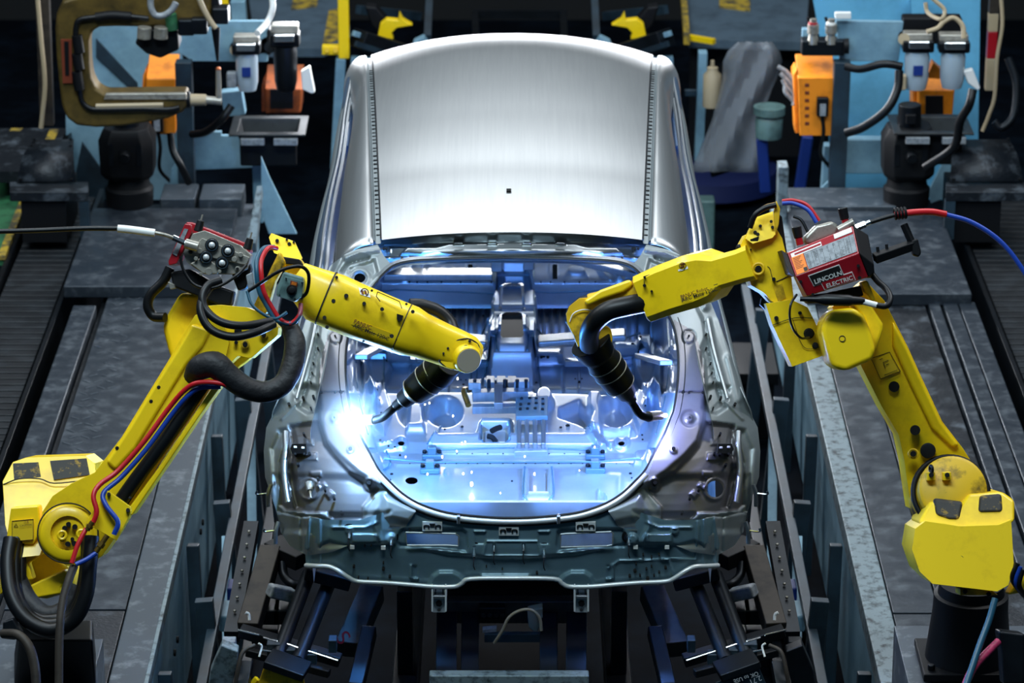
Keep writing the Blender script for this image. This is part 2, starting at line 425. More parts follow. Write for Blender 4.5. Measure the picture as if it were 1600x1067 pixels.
for s in (-1, 1):
    # ditch strip with its slots
    b = MB(); rows = []
    for y in ys:
        x0 = xd(y); z0 = zroof(x0, y)
        rows.append([V((s*(x0+dx), y, z0+dz)) for dx, dz in ((0, 0), (.002, -.014), (.02, -.016), (.024, -.004), (.03, 0))])
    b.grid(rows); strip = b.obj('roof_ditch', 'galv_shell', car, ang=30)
    b = MB(); rr = random.Random(3)
    for i in range(46):
        y = 1.0+i*.043+rr.uniform(-.008, .008)
        b.box((s*(xd(y)+.011), y, zroof(xd(y), y)-.0145), (.013, .006 if rr.random() < .7 else .012, .004))
    weld(strip, b, 'dark')
    b = MB(); b.tube([V((s*(xd(y)+.001), y, zroof(xd(y), y)+.001)) for y in ys[::3]], .0035, 6, 2); weld(strip, b, 'dark_metal')
    # rail outside the ditch
    b = MB(); rows = []
    for y in np.linspace(.9, 3.55, 44):
        x0 = xd(y)+.03; z0 = zroof(xd(y), y); xo = float(np.interp(y, [.9, 1.3, 1.8, 2.3, 2.7, 3.05, 3.6], [.665, .668, .665, .657, .662, .71, .75]))
        rr_ = []
        for t in np.linspace(0, 1, 12):
            a = t*math.pi/2*1.05
            rr_.append(V((s*(x0+(xo-x0)*math.sin(a)), y, z0-.17*(1-math.cos(a)))))
        rows.append(rr_)
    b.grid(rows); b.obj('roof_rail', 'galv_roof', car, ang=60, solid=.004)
    m = M0 if s < 0 else M1
    # door opening flange: band outside the rail, the arc's blue put into its colour
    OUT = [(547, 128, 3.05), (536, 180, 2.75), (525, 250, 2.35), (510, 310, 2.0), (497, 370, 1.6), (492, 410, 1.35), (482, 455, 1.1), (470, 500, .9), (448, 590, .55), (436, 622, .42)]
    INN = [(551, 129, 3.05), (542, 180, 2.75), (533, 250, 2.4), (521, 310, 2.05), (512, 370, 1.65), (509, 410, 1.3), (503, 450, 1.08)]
    o3 = catmull([PY(m(u), v, y) for u, v, y in OUT], 6)
    b = MB(); b.grid([[p for p in o3], [p+V((s*.025, .02, -.06)) for p in o3], [p+V((s*.05, .03, -.2)) for p in o3], [p+V((s*.03, .03, -.5)) for p in o3]])
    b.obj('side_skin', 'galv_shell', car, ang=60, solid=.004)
    i3 = catmull([PY(m(u), v, y) for u, v, y in INN], 6); o4 = catmull([PY(m(u), v, y) for u, v, y in OUT[:7]], 6)
    b = MB(); mid = [(p+q)/2+V((0, 0, .02)) for p, q in zip(o4, i3)]
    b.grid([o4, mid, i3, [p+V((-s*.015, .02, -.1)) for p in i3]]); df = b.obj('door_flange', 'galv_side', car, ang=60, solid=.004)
    b = MB(); b.tube([p+V((-s*.005, 0, .006)) for p in i3], .007, 6, 2); b.tube([(p*.4+q*.6)+V((0, 0, .022)) for p, q in zip(o4, i3)], .004, 6, 2)
    weld(df, b, 'galv')
    # B pillar seen through the window
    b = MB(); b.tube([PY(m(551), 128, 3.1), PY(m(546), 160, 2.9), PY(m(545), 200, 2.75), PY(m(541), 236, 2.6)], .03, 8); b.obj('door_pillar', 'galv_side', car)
# header behind the roof ------------------------------------------
HD = [(583, 371), (640, 366), (700, 362.5), (760, 361), (800, 360.5), (840, 361), (900, 362.5), (960, 366), (1017, 371), (1022, 390), (1016, 420), (1000, 428), (965, 414), (900, 412), (800, 410), (700, 412), (635, 414), (600, 428), (584, 420), (578, 390)]
def Shead(x, h): return np.interp(h, [.4, .6, .66, .70, .755, .8], [.75, .78, .83, .86, .93, .99])+.12*np.clip(np.abs(x)/.5, 0, 1.5)**2
hf = [('poly', [(560, 371), (700, 366), (800, 364), (900, 366), (1040, 371), (1040, 383), (900, 383), (800, 382), (700, 383), (560, 386)], -.035, 7),
      ('poly', [(625, 402), (636, 391), (680, 391), (700, 386), (800, 384), (900, 386), (920, 391), (964, 391), (975, 402)], .02, 5),
      ('line', [(590, 407), (640, 405), (720, 401), (800, 400), (880, 401), (960, 405), (1010, 407)], 3, .012),
      ('line', [(608, 380), (640, 380)], 1.6, .012), ('line', [(960, 380), (992, 380)], 1.6, .012), ('line', [(608, 380), (608, 395)], 1.5, .008), ('line', [(992, 380), (992, 395)], 1.5, .008)]
for u in (716, 769, 823, 876): hf += [('poly', [(u-7, 372), (u+7, 372), (u+7, 388), (u-7, 388)], .012, 3)]
hdr = relief('roof_header', 'galv_header', car, HD, base_S(Shead), hf, (0, -.7, .7), 1.6, amp=1.5)
b = MB()
for u, v in [(628, 407), (665, 407.5), (698, 407), (735, 405.5), (770, 404.5), (800, 404), (830, 404.5), (865, 405.5), (902, 407), (935, 407.5), (972, 407), (600, 391), (604, 391), (988, 391), (992, 391), (997, 391)]:
    p = onS([(u, v)], .012, base_S(Shead))[0]; b.cyl(p, p+V((0, -.006, .006)), .0045, n=8)
weld(hdr, b, 'dark')
# rear quarters ----------------------------------------------------
QL = [(590, 382), (572, 386), (552, 391), (534, 400), (517, 416), (503, 440), (490, 470), (478, 500), (458, 555), (444, 600), (430, 640), (416, 668), (412, 705), (414, 745), (424, 775), (432, 800), (438, 830), (452, 852), (480, 868), (520, 862), (560, 845), (600, 835), (635, 822), (650, 800),
      (645, 786), (628, 775), (605, 752), (590, 735), (573, 703), (561, 680), (552, 657), (546, 640), (540, 600), (539, 560), (543, 525), (550, 502), (563, 478), (580, 452), (597, 432), (615, 417), (600, 400)]
ZP = [(548, 500), (539, 560), (546, 640), (573, 703), (592, 755), (585, 765), (567, 790), (567, 811), (520, 811), (509, 799), (480, 800), (446, 795), (437, 786), (440, 700), (452, 664), (497, 655), (497, 622), (499, 585), (505, 548), (515, 520)]
for s, m in ((-1, M0), (1, M1)):
    lampzone = [(452, 664), (480, 661), (497, 660), (503, 676), (509, 695), (522, 712), (545, 736), (582, 757), (591, 763), (567, 790), (567, 811), (520, 811), (509, 799), (480, 800), (446, 795), (436, 786), (436, 720)]
    pillar = [(493, 520), (505, 548), (499, 585), (497, 622), (499, 655), (510, 690), (530, 712), (560, 738), (592, 760), (640, 740), (560, 650), (548, 590), (548, 540), (556, 500), (600, 430), (530, 440)]
    fs = [('poly', pillar, .022, 9), ('poly', lampzone, -.028, 7),
          ('poly', [(430, 742), (470, 741), (545, 743), (600, 765), (560, 830), (430, 830)], -.02, 14),
          ('poly', [(436, 672), (456, 668), (461, 690), (459, 730), (464, 770), (470, 790), (430, 800), (424, 700)], -.035, 10),
          ('line', [(452, 672), (449, 700), (446, 730), (452, 770), (458, 788)], 4, .03),
          ('line', [(458, 720), (449, 722)], 7, .02),
          ('poly', [(461, 605), (480, 600), (499, 606), (502, 640), (480, 645), (466, 636)], -.03, 9),
          ('line', [(493, 500), (486, 540), (476, 580), (464, 618)], 3.2, .018), ('line', [(500, 505), (494, 545), (484, 590), (474, 615)], 2.2, -.016),
          ('line', [(506, 548), (500, 560), (499, 600), (498, 612)], 2.2, .012),
          ('line', [(524, 400), (508, 440), (498, 480)], 5, .02), ('line', [(533, 402), (520, 432), (512, 462)], 4, -.018),
          ('poly', [(545, 420), (585, 405), (590, 425), (570, 455), (548, 460)], -.02, 8),
          ('ring', 562, 435, 14, 4, .02), ('line', [(540, 404), (560, 396), (590, 392)], 3, .02), ('line', [(533, 424), (545, 410), (575, 402)], 3, -.025), ('line', [(548, 470), (556, 450)], 4, .015),
          ('ring', 482, 762, 16, 2.4, .012), ('disc', 482, 762, 14, .006, 4),
          ('disc', 523, 655, 13, -.01, 4), ('disc', 523, 655, 6, .012, 3), ('disc', 524, 528, 11, -.01, 4), ('disc', 524, 528, 9.5, .012, 3),
          ('disc', 548, 704, 6, .008, 3), ('disc', 577, 756, 9, .014, 4),
          ('poly', [(494, 757), (505, 751), (510, 757), (499, 764)], .012, 3), ('poly', [(507, 770), (515, 763), (522, 770), (514, 778)], .012, 3),
          ('poly', [(456, 706), (494, 706), (495, 718), (458, 718)], .01, 3), ('poly', [(476, 684), (488, 684), (489, 694), (476, 694)], .01, 3), ('poly', [(484, 736), (501, 735), (502, 743), (485, 743)], .008, 3),
          ('line', [(497, 613.5), (539, 613.5)], 1.3, -.01),
          ('line', [(438, 798), (468, 804), (495, 805), (510, 812), (560, 813)], 2.4, -.02),
          ('line', [(484, 806), (484, 860)], 3, .01), ('line', [(470, 806), (472, 860)], 2.2, -.012), ('poly', [(505, 800), (610, 800), (590, 850), (500, 855)], -.015, 10),
          ('line', [(478, 500), (458, 560), (440, 620)], 6, .01),
          ('line', [(463, 560), (455, 590), (446, 625)], 5, .014),
          ('line', [(468, 626), (440, 655)], 2, .014),
          ('poly', [(600, 775), (660, 800), (640, 818), (600, 810)], .03, 14)]
    fsm = []
    for f in fs:
        f = list(f)
        if f[0] in ('poly', 'line'): f[1] = mir(f[1], m)
        else: f[1] = m(f[1])
        fsm.append(tuple(f))
    holes = [[(m(562)+9*math.cos(a), 434+8*math.sin(a)) for a in np.linspace(0, 2*math.pi, 16)[:-1]]] if s < 0 else [[(m(482)+13*math.cos(a), 762+13*math.sin(a)) for a in np.linspace(0, 2*math.pi, 20)[:-1]]]
    q = relief('rear_quarter_panel', 'galv_shell', car, mir(QL, m), BS, fsm, (0, -.85, .5), 1.7, holes, amp=.8, zones=[(mir(ZP, m), 'galv_lamp')])
    q['label'] = 'pressed steel corner with tail lamp pocket'
    def P_(u, v, off): return onS([(m(u), v)], off)[0]
    b = MB()
    for u, v, r in [(548, 704, 3), (577, 757, 3), (523, 655, 1.5), (524, 528, 1.5), (475, 680, 1.8), (484, 711, 2), (466, 728, 2), (497, 750, 2), (508, 767, 2), (522, 780, 2), (534, 803, 2), (462, 712, 1.8), (476, 712, 1.8), (503, 616, 1.6), (524, 616, 1.6), (474, 624, 2), (490, 622, 2), (452, 634, 2.2), (497, 547, 1.5), (490, 570, 1.3), (488, 585, 1.3), (486, 600, 1.3), (497, 525, 1.3), (486, 640, 1.3)]:
        p = P_(u, v, .03); b.cyl(p+V((0, .05, -.03)), p, r/430, n=10)
    weld(q, b, 'dark')
    br = MB(); d0 = 11.4
    a = onS(mir([(457, 692), (479, 692), (480, 708), (457, 708), (454, 700)], m), -.01); br.prism(a, (0, -.03, .012)); br = br.obj('lamp_bracket', 'dark_metal', q, bev=.003)
    b = MB()
    for u, v in ((462, 701), (474, 702)):
        p = P_(u, v, .024); b.box(p, (.012, .004, .008))
    weld(br, b, 'white')
    # outer channel with its spot welds
    p4 = catmull(onS(mir([(447, 676), (447, 700), (444, 730), (446, 760), (450, 786)], m), .012), 4)
    b = MB(); b.tube(p4, .012, 8, 2); b.obj('lamp_channel', 'galv', q)
    p4 = catmull(onS(mir([(495, 500), (487, 540), (477, 578), (466, 616), (464, 624)], m), .012), 5)
    b = MB(); b.tube(p4, .007, 8, 2); b.obj('drain_channel', 'galv', q)
    # bent seam pins on the outer edge
    for (u, v) in ((424, 770), (436, 828)):
        p = P_(u, v, .01); e = V((s*.05, -.02, .0))
        MB().tube([p+V((0, 0, .03)), p+V((s*.01, -.01, 0)), p+V((s*.012, -.012, -.05))], .008, 6).obj('edge_clip', 'galv', q)
        MB().tube([p+V((s*.01, -.01, 0)), p+e, p+e+V((0, 0, .012))], .004, 6).obj('edge_pin', 'chrome', q)
    if s < 0:
        p = P_(482, 762, .0); sp = MB().lathe(p+V((0, .04, 0)), V((.03, -.2, -.1)), [(0, .016), (.035, .011), (.036, .005), (.07, .004), (.071, .001)], 12).obj('weld_stud', 'bare', q)
# tailgate opening flange -----------------------------------------
W1, W2, W3 = [onS(shift(OPENS, k), off) for k, off in ((-1.5, .0), (1.5, .016), (7, .004))]
n = len(OPENS); b = MB()
b.grid([W1+[W1[0]], W2+[W2[0]], W3+[W3[0]]]); fl = b.obj('tailgate_flange', 'galv', car, ang=70, solid=.003)
W0 = onS(shift(OPENS, -1), .012); low = [i for i in range(n) if OPENS[i][1] > 470]
b = MB(); b.tube([W0[i] for i in range(n)]+[W0[0]], .0045, 6, 1); weld(fl, b, 'dark_metal')
W5 = onS(shift(OPENS, 8.5), .010)
b = MB(); b.tube([W5[i] for i in range(n) if OPENS[i][1] > 500], .006, 6, 1); weld(fl, b, 'dark_metal')
b = MB(); b.tube([p for p, q in zip(onS(shift(OPENS, 4.5), .012), OPENS) if q[1] > 735 ], .011, 8, 1); b.obj('sill_bead', 'galv_bright', fl)
for u in (716.5, 872.5):
    p = onS([(u, 812)], .014)[0]; MB().box(p+V((0, .0, 0)), (.012, .03, .03)).obj('sill_tab', 'galv', fl, bev=.003)
# back panel -------------------------------------------------------
BL = [(800, 812), (750, 811), (700, 807), (660, 796), (630, 779), (600, 800), (560, 813), (510, 812), (484, 808), (476, 850), (478, 884), (497, 885), (515, 886), (530, 893), (545, 903), (560, 909), (600, 911), (640, 914), (675, 917), (710, 917), (722, 912), (735, 905), (800, 904)]
BP = BL+[(1600-u, v) for u, v in BL[-2:0:-1]]
bf = []
for m in (M0, M1):
    bf += [('poly', mir([(628, 826), (722, 826), (729, 832), (731, 852), (729, 862), (690, 858), (625, 855), (615, 845)], m), -.014, 5),
           ('poly', mir([(552, 833), (588, 833), (590, 836), (590, 847), (550, 847), (550, 836)], m), .016, 4),
           ('poly', mir([(668, 918), (676, 900), (686, 893), (708, 893), (718, 898), (726, 906), (712, 920)], m), .02, 6),
           ('line', mir([(642, 884), (642, 903), (652, 905)], m), 1.6, .012), ('poly', mir([(644, 884), (651, 884), (651, 904), (644, 904)], m), -.006, 2.5),
           ('line', mir([(520, 824), (570, 824), (590, 815)], m), 2, .008), ('line', mir([(500, 812), (500, 884)], m), 2, .01),
           ('poly', mir([(515, 845), (540, 852), (560, 849), (620, 850), (700, 866), (800, 872), (800, 930), (480, 930), (480, 860)], m), -.012, 8),
           ('disc', m(612), 842, 8, .02, 5), ('disc', m(546), 829, 6, .012, 4),
           ('poly', mir([(742, 828), (759, 828), (759, 850), (742, 850)], m), -.006, 3), ('line', mir([(742, 829.5), (758, 829.5)], m), 1.5, .012),
           ('line', mir([(482, 812), (482, 880)], m), 2.5, .012), ('line', mir([(590, 800), (585, 820), (596, 845)], m), 4, .016)]
bf += [('line', [(753, 899.5), (826, 899.5)], 2.4, .012), ('line', [(760, 845), (840, 845), (845, 868), (755, 868), (760, 845)], 1.6, .006), ('line', [(950, 888), (968, 876), (1045, 874), (1052, 900)], 1.5, .007), ('poly', [(1005, 875), (1005, 855), (1030, 855), (1030, 875)], -.006, 3), ('line', [(1034, 873), (1090, 874)], 1.3, .008), ('line', [(1090, 815), (1088, 872)], 1.5, .008)]
wins = [[(634, 832), (712, 834), (717, 838), (716, 853), (700, 852), (636, 852)], [(1600-875+0, 0)]]
wins = [wins[0], [(876, 835), (884, 834), (955, 831), (958, 834), (957, 851), (948, 853), (876, 855)]]
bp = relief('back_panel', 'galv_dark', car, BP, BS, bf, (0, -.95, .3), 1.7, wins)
b = MB(); lip = densify([p for p in BL if p[1] > 883][0:] + [(1600-u, v) for u, v in [q for q in BL if q[1] > 883][-2::-1]], 4, False)
b.tube(onS([(u, v+.5) for u, v in lip], .012), .0085, 8, 1); b.obj('bottom_lip', 'galv_bright', bp)
b = MB()
for wn in wins: b.tube(onS(wn+[wn[0]], .002), .0035, 6, 1)
weld(bp, b, 'galv_shell')
for u, v in ((546, 832), (612, 843), (741, 861), (772, 853), (818, 852), (850, 862), (982, 843)):
    p = onS([(u, v-1)], .01)[0]
    st = MB().lathe(p+V((0, .03, 0)), V((0, -.2, -.03)), [(0, .016), (.02, .016), (.021, .007), (.06, .006), (.075, .004)], 12).obj('weld_stud', 'chrome', bp)
    MB().lathe(p+V((0, .018, 0)), V((0, -1, 0)), [(0, .024), (.006, .024), (.007, .018)], 16).obj('stud_washer', 'dark', st)
    MB().tube([p+V((0, -.06, -.004)), p+V((-.002, -.07, -.03)), p+V((.003, -.06, -.05))], .002, 5).obj('wire_end', 'dark', st)
for u, v in ((550.5, 855), (599, 856), (993, 855), (1042, 855)):
    p = onS([(u, v)], .005)[0]; MB().box(p, (.016, .01, .014)).obj('lit_square_hole', 'white', bp, bev=.001)  # square holes, the light showing through them painted white
b = MB()
for u, v in ((676, 824), (795.5, 831), (915.5, 824)):
    c3 = onS(mir([(u-16, v-7), (u+15, v-7), (u+15, v+7), (u-16, v+7)], M0), .012); k = MB().prism(c3, (0, .01, 0)).obj('latch_plate', 'galv_bright', bp, bev=.001)
    c3 = onS([(u-5, v-4), (u+4, v-4), (u+3, v+1), (u-4, v+1)], .016); s_ = MB().prism(c3, (0, .004, 0))
    for q in (-9.5, 8.5): s_.tube(onS([(u+q-3.5, v+3), (u+q-3, v-1), (u+q+3, v-1), (u+q+3.5, v+3)], .014), .0032, 6)
    weld(k, s_, 'dark')
b = MB()
for u, v, r in [(553, 886, 2), (599, 890, 2.2), (609, 902, 2), (599, 880, 1.2), (839, 896, 1.8), (760, 886, 1), (785, 890, 1), (994, 882, 1.3), (992, 893, 2.4), (984, 901, 2), (1000, 900, 1.5), (1010, 890, 1.6), (1018, 886, 1.2), (1012, 905, 2.4), (1022, 900, 1.4), (1040, 888, 2), (1030, 895, 1.5), (1005, 868, 1.3), (1018, 872, 1.2), (1030, 868, 1.3), (640, 828, 1), (500, 826, 1), (570, 854, 1), (580, 853, 1), (575, 905, 1.2), (560, 903, 1.2)]:
    p = onS([(u, v)], .004)[0]; b.cyl(p+V((0, .02, 0)), p+V((0, -.004, 0)), r/430, n=8)
weld(bp, b, 'void')
for u in (686, 908.5):   # tow brackets under the lip
    def HB(du, v, y): return PY(u+du, v, y)
    hk = MB()
    for du in (-12, 9): hk.prism([HB(du, 913, -.01), HB(du+3, 913, -.01), HB(du+3, 956, -.02), HB(du, 956, -.02)], (0, .05, 0))
    hk.prism([HB(-12, 912, .015), HB(12, 912, .015), HB(12, 950, .01), HB(10, 957, .01), HB(-10, 957, .01), HB(-12, 950, .01)], (0, .01, 0))
    hk = hk.obj('tow_bracket', 'galv_bright', car, bev=.003)
    MB().prism([HB(-10, 931, -.012), HB(10, 931, -.012), HB(10, 935, -.012), HB(-10, 935, -.012)], (0, .025, 0)).obj('cross_rib', 'galv', hk, bev=.002)
    c = HB(0, 942, .005); MB().cyl(c, c+V((0, -.008, 0)), .012, n=6).obj('nut', 'dark', hk)
    b = MB()
    for du in (-5.5, 6): b.prism([HB(du-.7, 916, -.002), HB(du+.7, 916, -.002), HB(du+.7, 930, -.002), HB(du-.7, 930, -.002)], (0, .01, 0))
    weld(hk, b, 'dark')
    MB().cyl(HB(0, 953, .0), HB(0, 953, -.012), .006, n=8).obj('bolt', 'dark', hk)
# vent ducts behind the two slots: sheet inside the rear corner
b = MB().bx(-.5, .5, .22, .24, SILL-.3, SILL-.02); b.obj('inner_back_panel', 'galv_in', car)
for s in (-1, 1):
    MB().grid([[V((s*x, y, z)) for y in np.linspace(.25, 1.3, 8)] for x, z in ((.72, SILL-.35), (.735, SILL-.05), (.72, SILL+.25), (.66, SILL+.5))]).obj('inner_side_panel', 'galv_in', car, ang=60)
# ---------- inside the car: pressed floor ----------
def smooth_interp(W, xs, ys): return np.interp(W, xs, ys)
def Hf(U, W):
    h = np.interp(W, [404, 408, 456, 470, 472, 540, 546, 562, 567, 570, 611, 613, 640, 690, 706, 709, 800, 812], [-.19, -.19, -.30, -.34, -.42, -.42, -.33, -.33, -.38, -.40, -.40, -.13, -.13, -.14, -.165, -.17, -.17, -.16])
    # wheel arches and sides rise outwards
    side = np.interp(W, [420, 520, 600, 680, 760, 812], [30, 42, 44, 22, 8, 6])
    e = np.interp(W, [404, 450, 500, 560, 620, 660, 700, 735, 775, 812], [600, 565, 545, 536, 540, 552, 570, 588, 625, 700])
    ax = 800-np.abs(U-800)
    return h+.30*sstep((e+side-ax)/np.maximum(side, 1))*np.where(W < 700, 1, .3)
FLP = shift(OPENS, 9)
ff = []
# front floor ribs, bars and tunnel
for u in list(range(664, 772, 13))+list(range(838, 1004, 12)): ff.append(('line', [(u, 474), (u, 536)], 1.7, .016))
for m in (M0, M1):
    ff += [('poly', mir([(600, 449), (772, 449), (772, 459), (596, 459)], m), .03, 3), ('poly', mir([(590, 461), (772, 461), (772, 470), (586, 470)], m), -.03, 3),
           ('line', mir([(632, 448), (645, 425), (658, 412)], m), 4, .03), ('line', mir([(646, 448), (662, 425), (668, 412)], m), 2.5, .02),
           ('disc', m(700), 432, 16, .025, 8, 9), ('poly', mir([(588, 442), (615, 418), (630, 416), (625, 446)], m), .03, 6),
           ('poly', mir([(728, 414), (743, 414), (743, 450), (728, 450)], m), .012, 3),
           ('line', mir([(560, 560), (590, 640)], m), 4, .02), ('line', mir([(551, 520), (553, 610)], m), 3, .02), ('line', mir([(562, 510), (566, 612)], m), 2.5, -.015),
           ('poly', mir([(578, 535), (604, 535), (604, 575), (578, 575)], m), .02, 3), ('poly', mir([(584, 540), (640, 540), (640, 562), (584, 562)], m), .025, 3),
           ('poly', mir([(566, 575), (600, 562), (612, 580), (590, 630), (570, 640)], m), .03, 6),
           ('poly', mir([(590, 622), (603, 614), (612, 648), (600, 680), (588, 668)], m), .02, 4)]
ff += [('poly', [(775, 404), (832, 404), (832, 490), (840, 520), (838, 545), (832, 600), (768, 600), (762, 545), (768, 520), (775, 490)], .10, 6),
       ('line', [(784, 410), (784, 470)], 2.5, .012), ('line', [(822, 410), (822, 470)], 2.5, .012), ('poly', [(790, 476), (818, 476), (816, 494), (792, 494)], -.02, 3),
       ('poly', [(780, 545), (785, 539), (815, 539), (822, 545), (824, 585), (820, 594), (780, 594), (776, 586)], .02, 3),
       ('poly', [(760, 502), (780, 505), (785, 520), (815, 520), (822, 505), (840, 502), (845, 530), (755, 530)], .02, 4),
       ('poly', [(880, 543), (908, 543), (918, 556), (935, 556), (935, 561), (880, 561), (870, 556)], -.03, 3), ('poly', [(650, 545), (740, 545), (740, 560), (650, 560)], -.02, 3),
       ('poly', [(955, 556), (1010, 553), (1016, 572), (1000, 585), (955, 580)], .02, 3), ('poly', [(836, 556), (880, 556), (884, 570), (838, 570)], .02, 3),
       ('line', [(838, 570), (1000, 569)], 1.5, .014), ('line', [(612, 571), (765, 571)], 1.5, .014)]
for u in (642, 672, 702, 880, 905, 945): ff.append(('line', [(u, 574), (u, 608)], 1.4, .008))
# seat pan: shallow bowls, ridges
ff += [('disc', 695, 643, 24, -.045, 14, 20), ('disc', 646, 640, 22, -.03, 14, 24), ('disc', 850, 631, 14, .035, 9, 14), ('poly', [(875, 640), (905, 628), (925, 655), (920, 668), (905, 660), (875, 650)], -.03, 10),
       ('disc', 962, 640, 24, -.045, 14, 22), ('poly', [(640, 622), (660, 622), (663, 676), (636, 676)], .02, 8), ('poly', [(920, 622), (938, 622), (938, 680), (920, 676)], .03, 8),
       ('poly', [(668, 706), (680, 684), (745, 683), (752, 660), (800, 660), (800, 683), (920, 683), (935, 706)], .02, 6), ('poly', [(752, 668), (794, 668), (796, 696), (790, 699), (756, 699), (750, 695)], -.03, 4),
       ('poly', [(757, 673), (790, 672), (791, 693), (757, 694)], .012, 2.5),
       ('line', [(915, 680), (932, 704), (945, 702)], 2.5, .02), ('line', [(925, 676), (955, 700)], 2, .016), ('poly', [(940, 672), (985, 668), (992, 680), (950, 684)], -.03, 8), ('line', [(682, 683), (668, 706)], 2, .012),
       ('line', [(600, 610), (640, 611), (660, 608), (735, 609)], 2.2, -.03), ('line', [(836, 610), (900, 611), (930, 613), (975, 611)], 2.2, -.03),
       ('ring', 627, 693, 8, 2.2, .008), ('ring', 972, 692, 10, 2.2, .008),
       ('line', [(600, 721), (1000, 720)], 1.4, -.01), ('line', [(620, 728), (985, 728)], 1.4, .006), ('poly', [(578, 712), (606, 710), (610, 730), (585, 736)], .012, 3), ('poly', [(994, 708), (1016, 706), (1010, 726), (990, 728)], .012, 3),
       ('line', [(821, 735), (821, 780), (861, 780), (861, 735)], 2, .014), ('line', [(828, 742), (828, 774), (854, 774), (854, 742)], 1.6, -.008), ('poly', [(829, 772), (854, 772), (858, 780), (824, 780)], .012, 3),
       ('line', [(934, 790), (934, 768), (946, 776), (946, 790)], 1.6, .012), ('line', [(880, 744), (968, 744), (968, 770)], 5, .004), ('line', [(697, 735), (697, 742)], 2, .008), ('line', [(903, 735), (903, 742)], 2, .008)]
for u in (740, 750, 763, 775, 785): ff.append(('line', [(u, 785), (u, 800)], 1.5, .01))
for k in range(9): ff.append(('line', [(580+k*4, 680+k*5), (596+k*5, 672+k*6)], 1.2, .006)) if k % 2 else None
tun_hole = [(784, 546), (790, 541.5), (811, 541.5), (816, 546), (818, 578), (815, 582), (785, 582), (782, 578)]
holes = [tun_hole, [(643+10*math.cos(a), 751+5.5*math.sin(a)) for a in np.linspace(0, 6.283, 17)[:-1]]]
for m in (M0, M1):
    u = 735 if m is M0 else 1600-867
    holes.append(mir([(u-4, 419), (u, 416.5), (u+4, 419), (u+4, 443), (u, 446.5), (u-4, 443)], m))
    c = 627 if m is M0 else 1600-971; holes.append(mir([(c+5.5*math.cos(a), 693+3.5*math.sin(a)) for a in np.linspace(0, 6.283, 13)[:-1]], m))
fp = relief('floor_panel', 'galv_in', car, FLP, base_H(Hf), ff, (0, -.25, 1), 1.6, holes, amp=1.5)
BH = base_H(Hf)
def onF(u, v, off=0):
    U_, W_ = np.array([float(u)]), np.array([float(v)]); return V(BH(U_, W_)[0])+V((0, -.25, 1)).normalized()*(1.5*float(feat(U_, W_, ff)[0]))+V((0, 0, off))
MB().bx(-.6, .6, 1.6, 3.8, SILL-.62, SILL-.6).obj('underbody_pan_or_block', 'void', car); MB().bx(-.55, .55, .32, 1.62, SILL-.29, SILL-.27).obj('underbody_pan_or_block', 'void', car)  # second pan is unseen, added to stop arc light leaking below the car
b = MB(); rr = random.Random(5)
for u, v, r in [(x+rr.uniform(-2, 2), 727, 1.2) for x in range(640, 1000, 18)]+[(x, 709, 1) for x in range(690, 930, 24)]+[(x, 454, 1.5) for x in (640, 652, 668, 690, 720, 745, 768, 845, 860, 882, 905, 930)]+[(720, 594, 1.3), (728, 594, 1.3), (724, 601, 2), (899, 592, 1.3), (909, 592, 1.3), (905, 600, 2), (838, 598, 2), (850, 555, 2.2), (846, 565, 2.2), (856, 565, 2.2), (988, 558, 2.4), (1000, 556, 2.4), (996, 566, 2.4), (1004, 566, 2.4), (597, 556, 2.4), (590, 547, 2.2), (601, 546, 2.2), (605, 565, 2.2), (592, 560, 2.2), (695, 671, 1.3), (722, 667, 2.2), (876, 668, 2), (887, 665, 3), (1009, 623, 1.4), (1006, 632, 1.4), (1008, 645, 1.4), (1005, 660, 1.4), (1003, 680, 1.6), (1004, 687, 1.4), (593, 640, 1.4), (596, 655, 1.4), (590, 628, 1.4), (612, 741, 2.2), (610, 750, 1.2), (608, 760, 1.2), (985, 740, 2.2), (987, 747, 1.3), (800, 752, 1.5), (617, 699, 1.6), (625, 714, 1.6), (594, 688, 1.6), (607, 697, 1.5), (650, 430, 2), (955, 430, 2), (700, 436, 1.4), (797, 438, 2), (791, 424, 1.6), (813, 424, 1.6), (740, 485, 1.4), (862, 485, 1.4), (755, 500, 1.6), (912, 545, 2.4), (905, 569, 2), (930, 569, 2), (637, 569, 2)]:
    p = onF(u, v, 0); b.cyl(p+V((0, .002, -.01)), p+V((0, -.002, .003)), r/370, n=8)
for u0, v0, u1, v1 in ((768, 682, 782, 676), (762, 690, 775, 694)):
    b.tube([onF(u0, v0, .02), onF((u0+u1)/2, (v0+v1)/2, .022), onF(u1, v1, .02)], .011, 8)
weld(fp, b, 'void')
sm = MB()
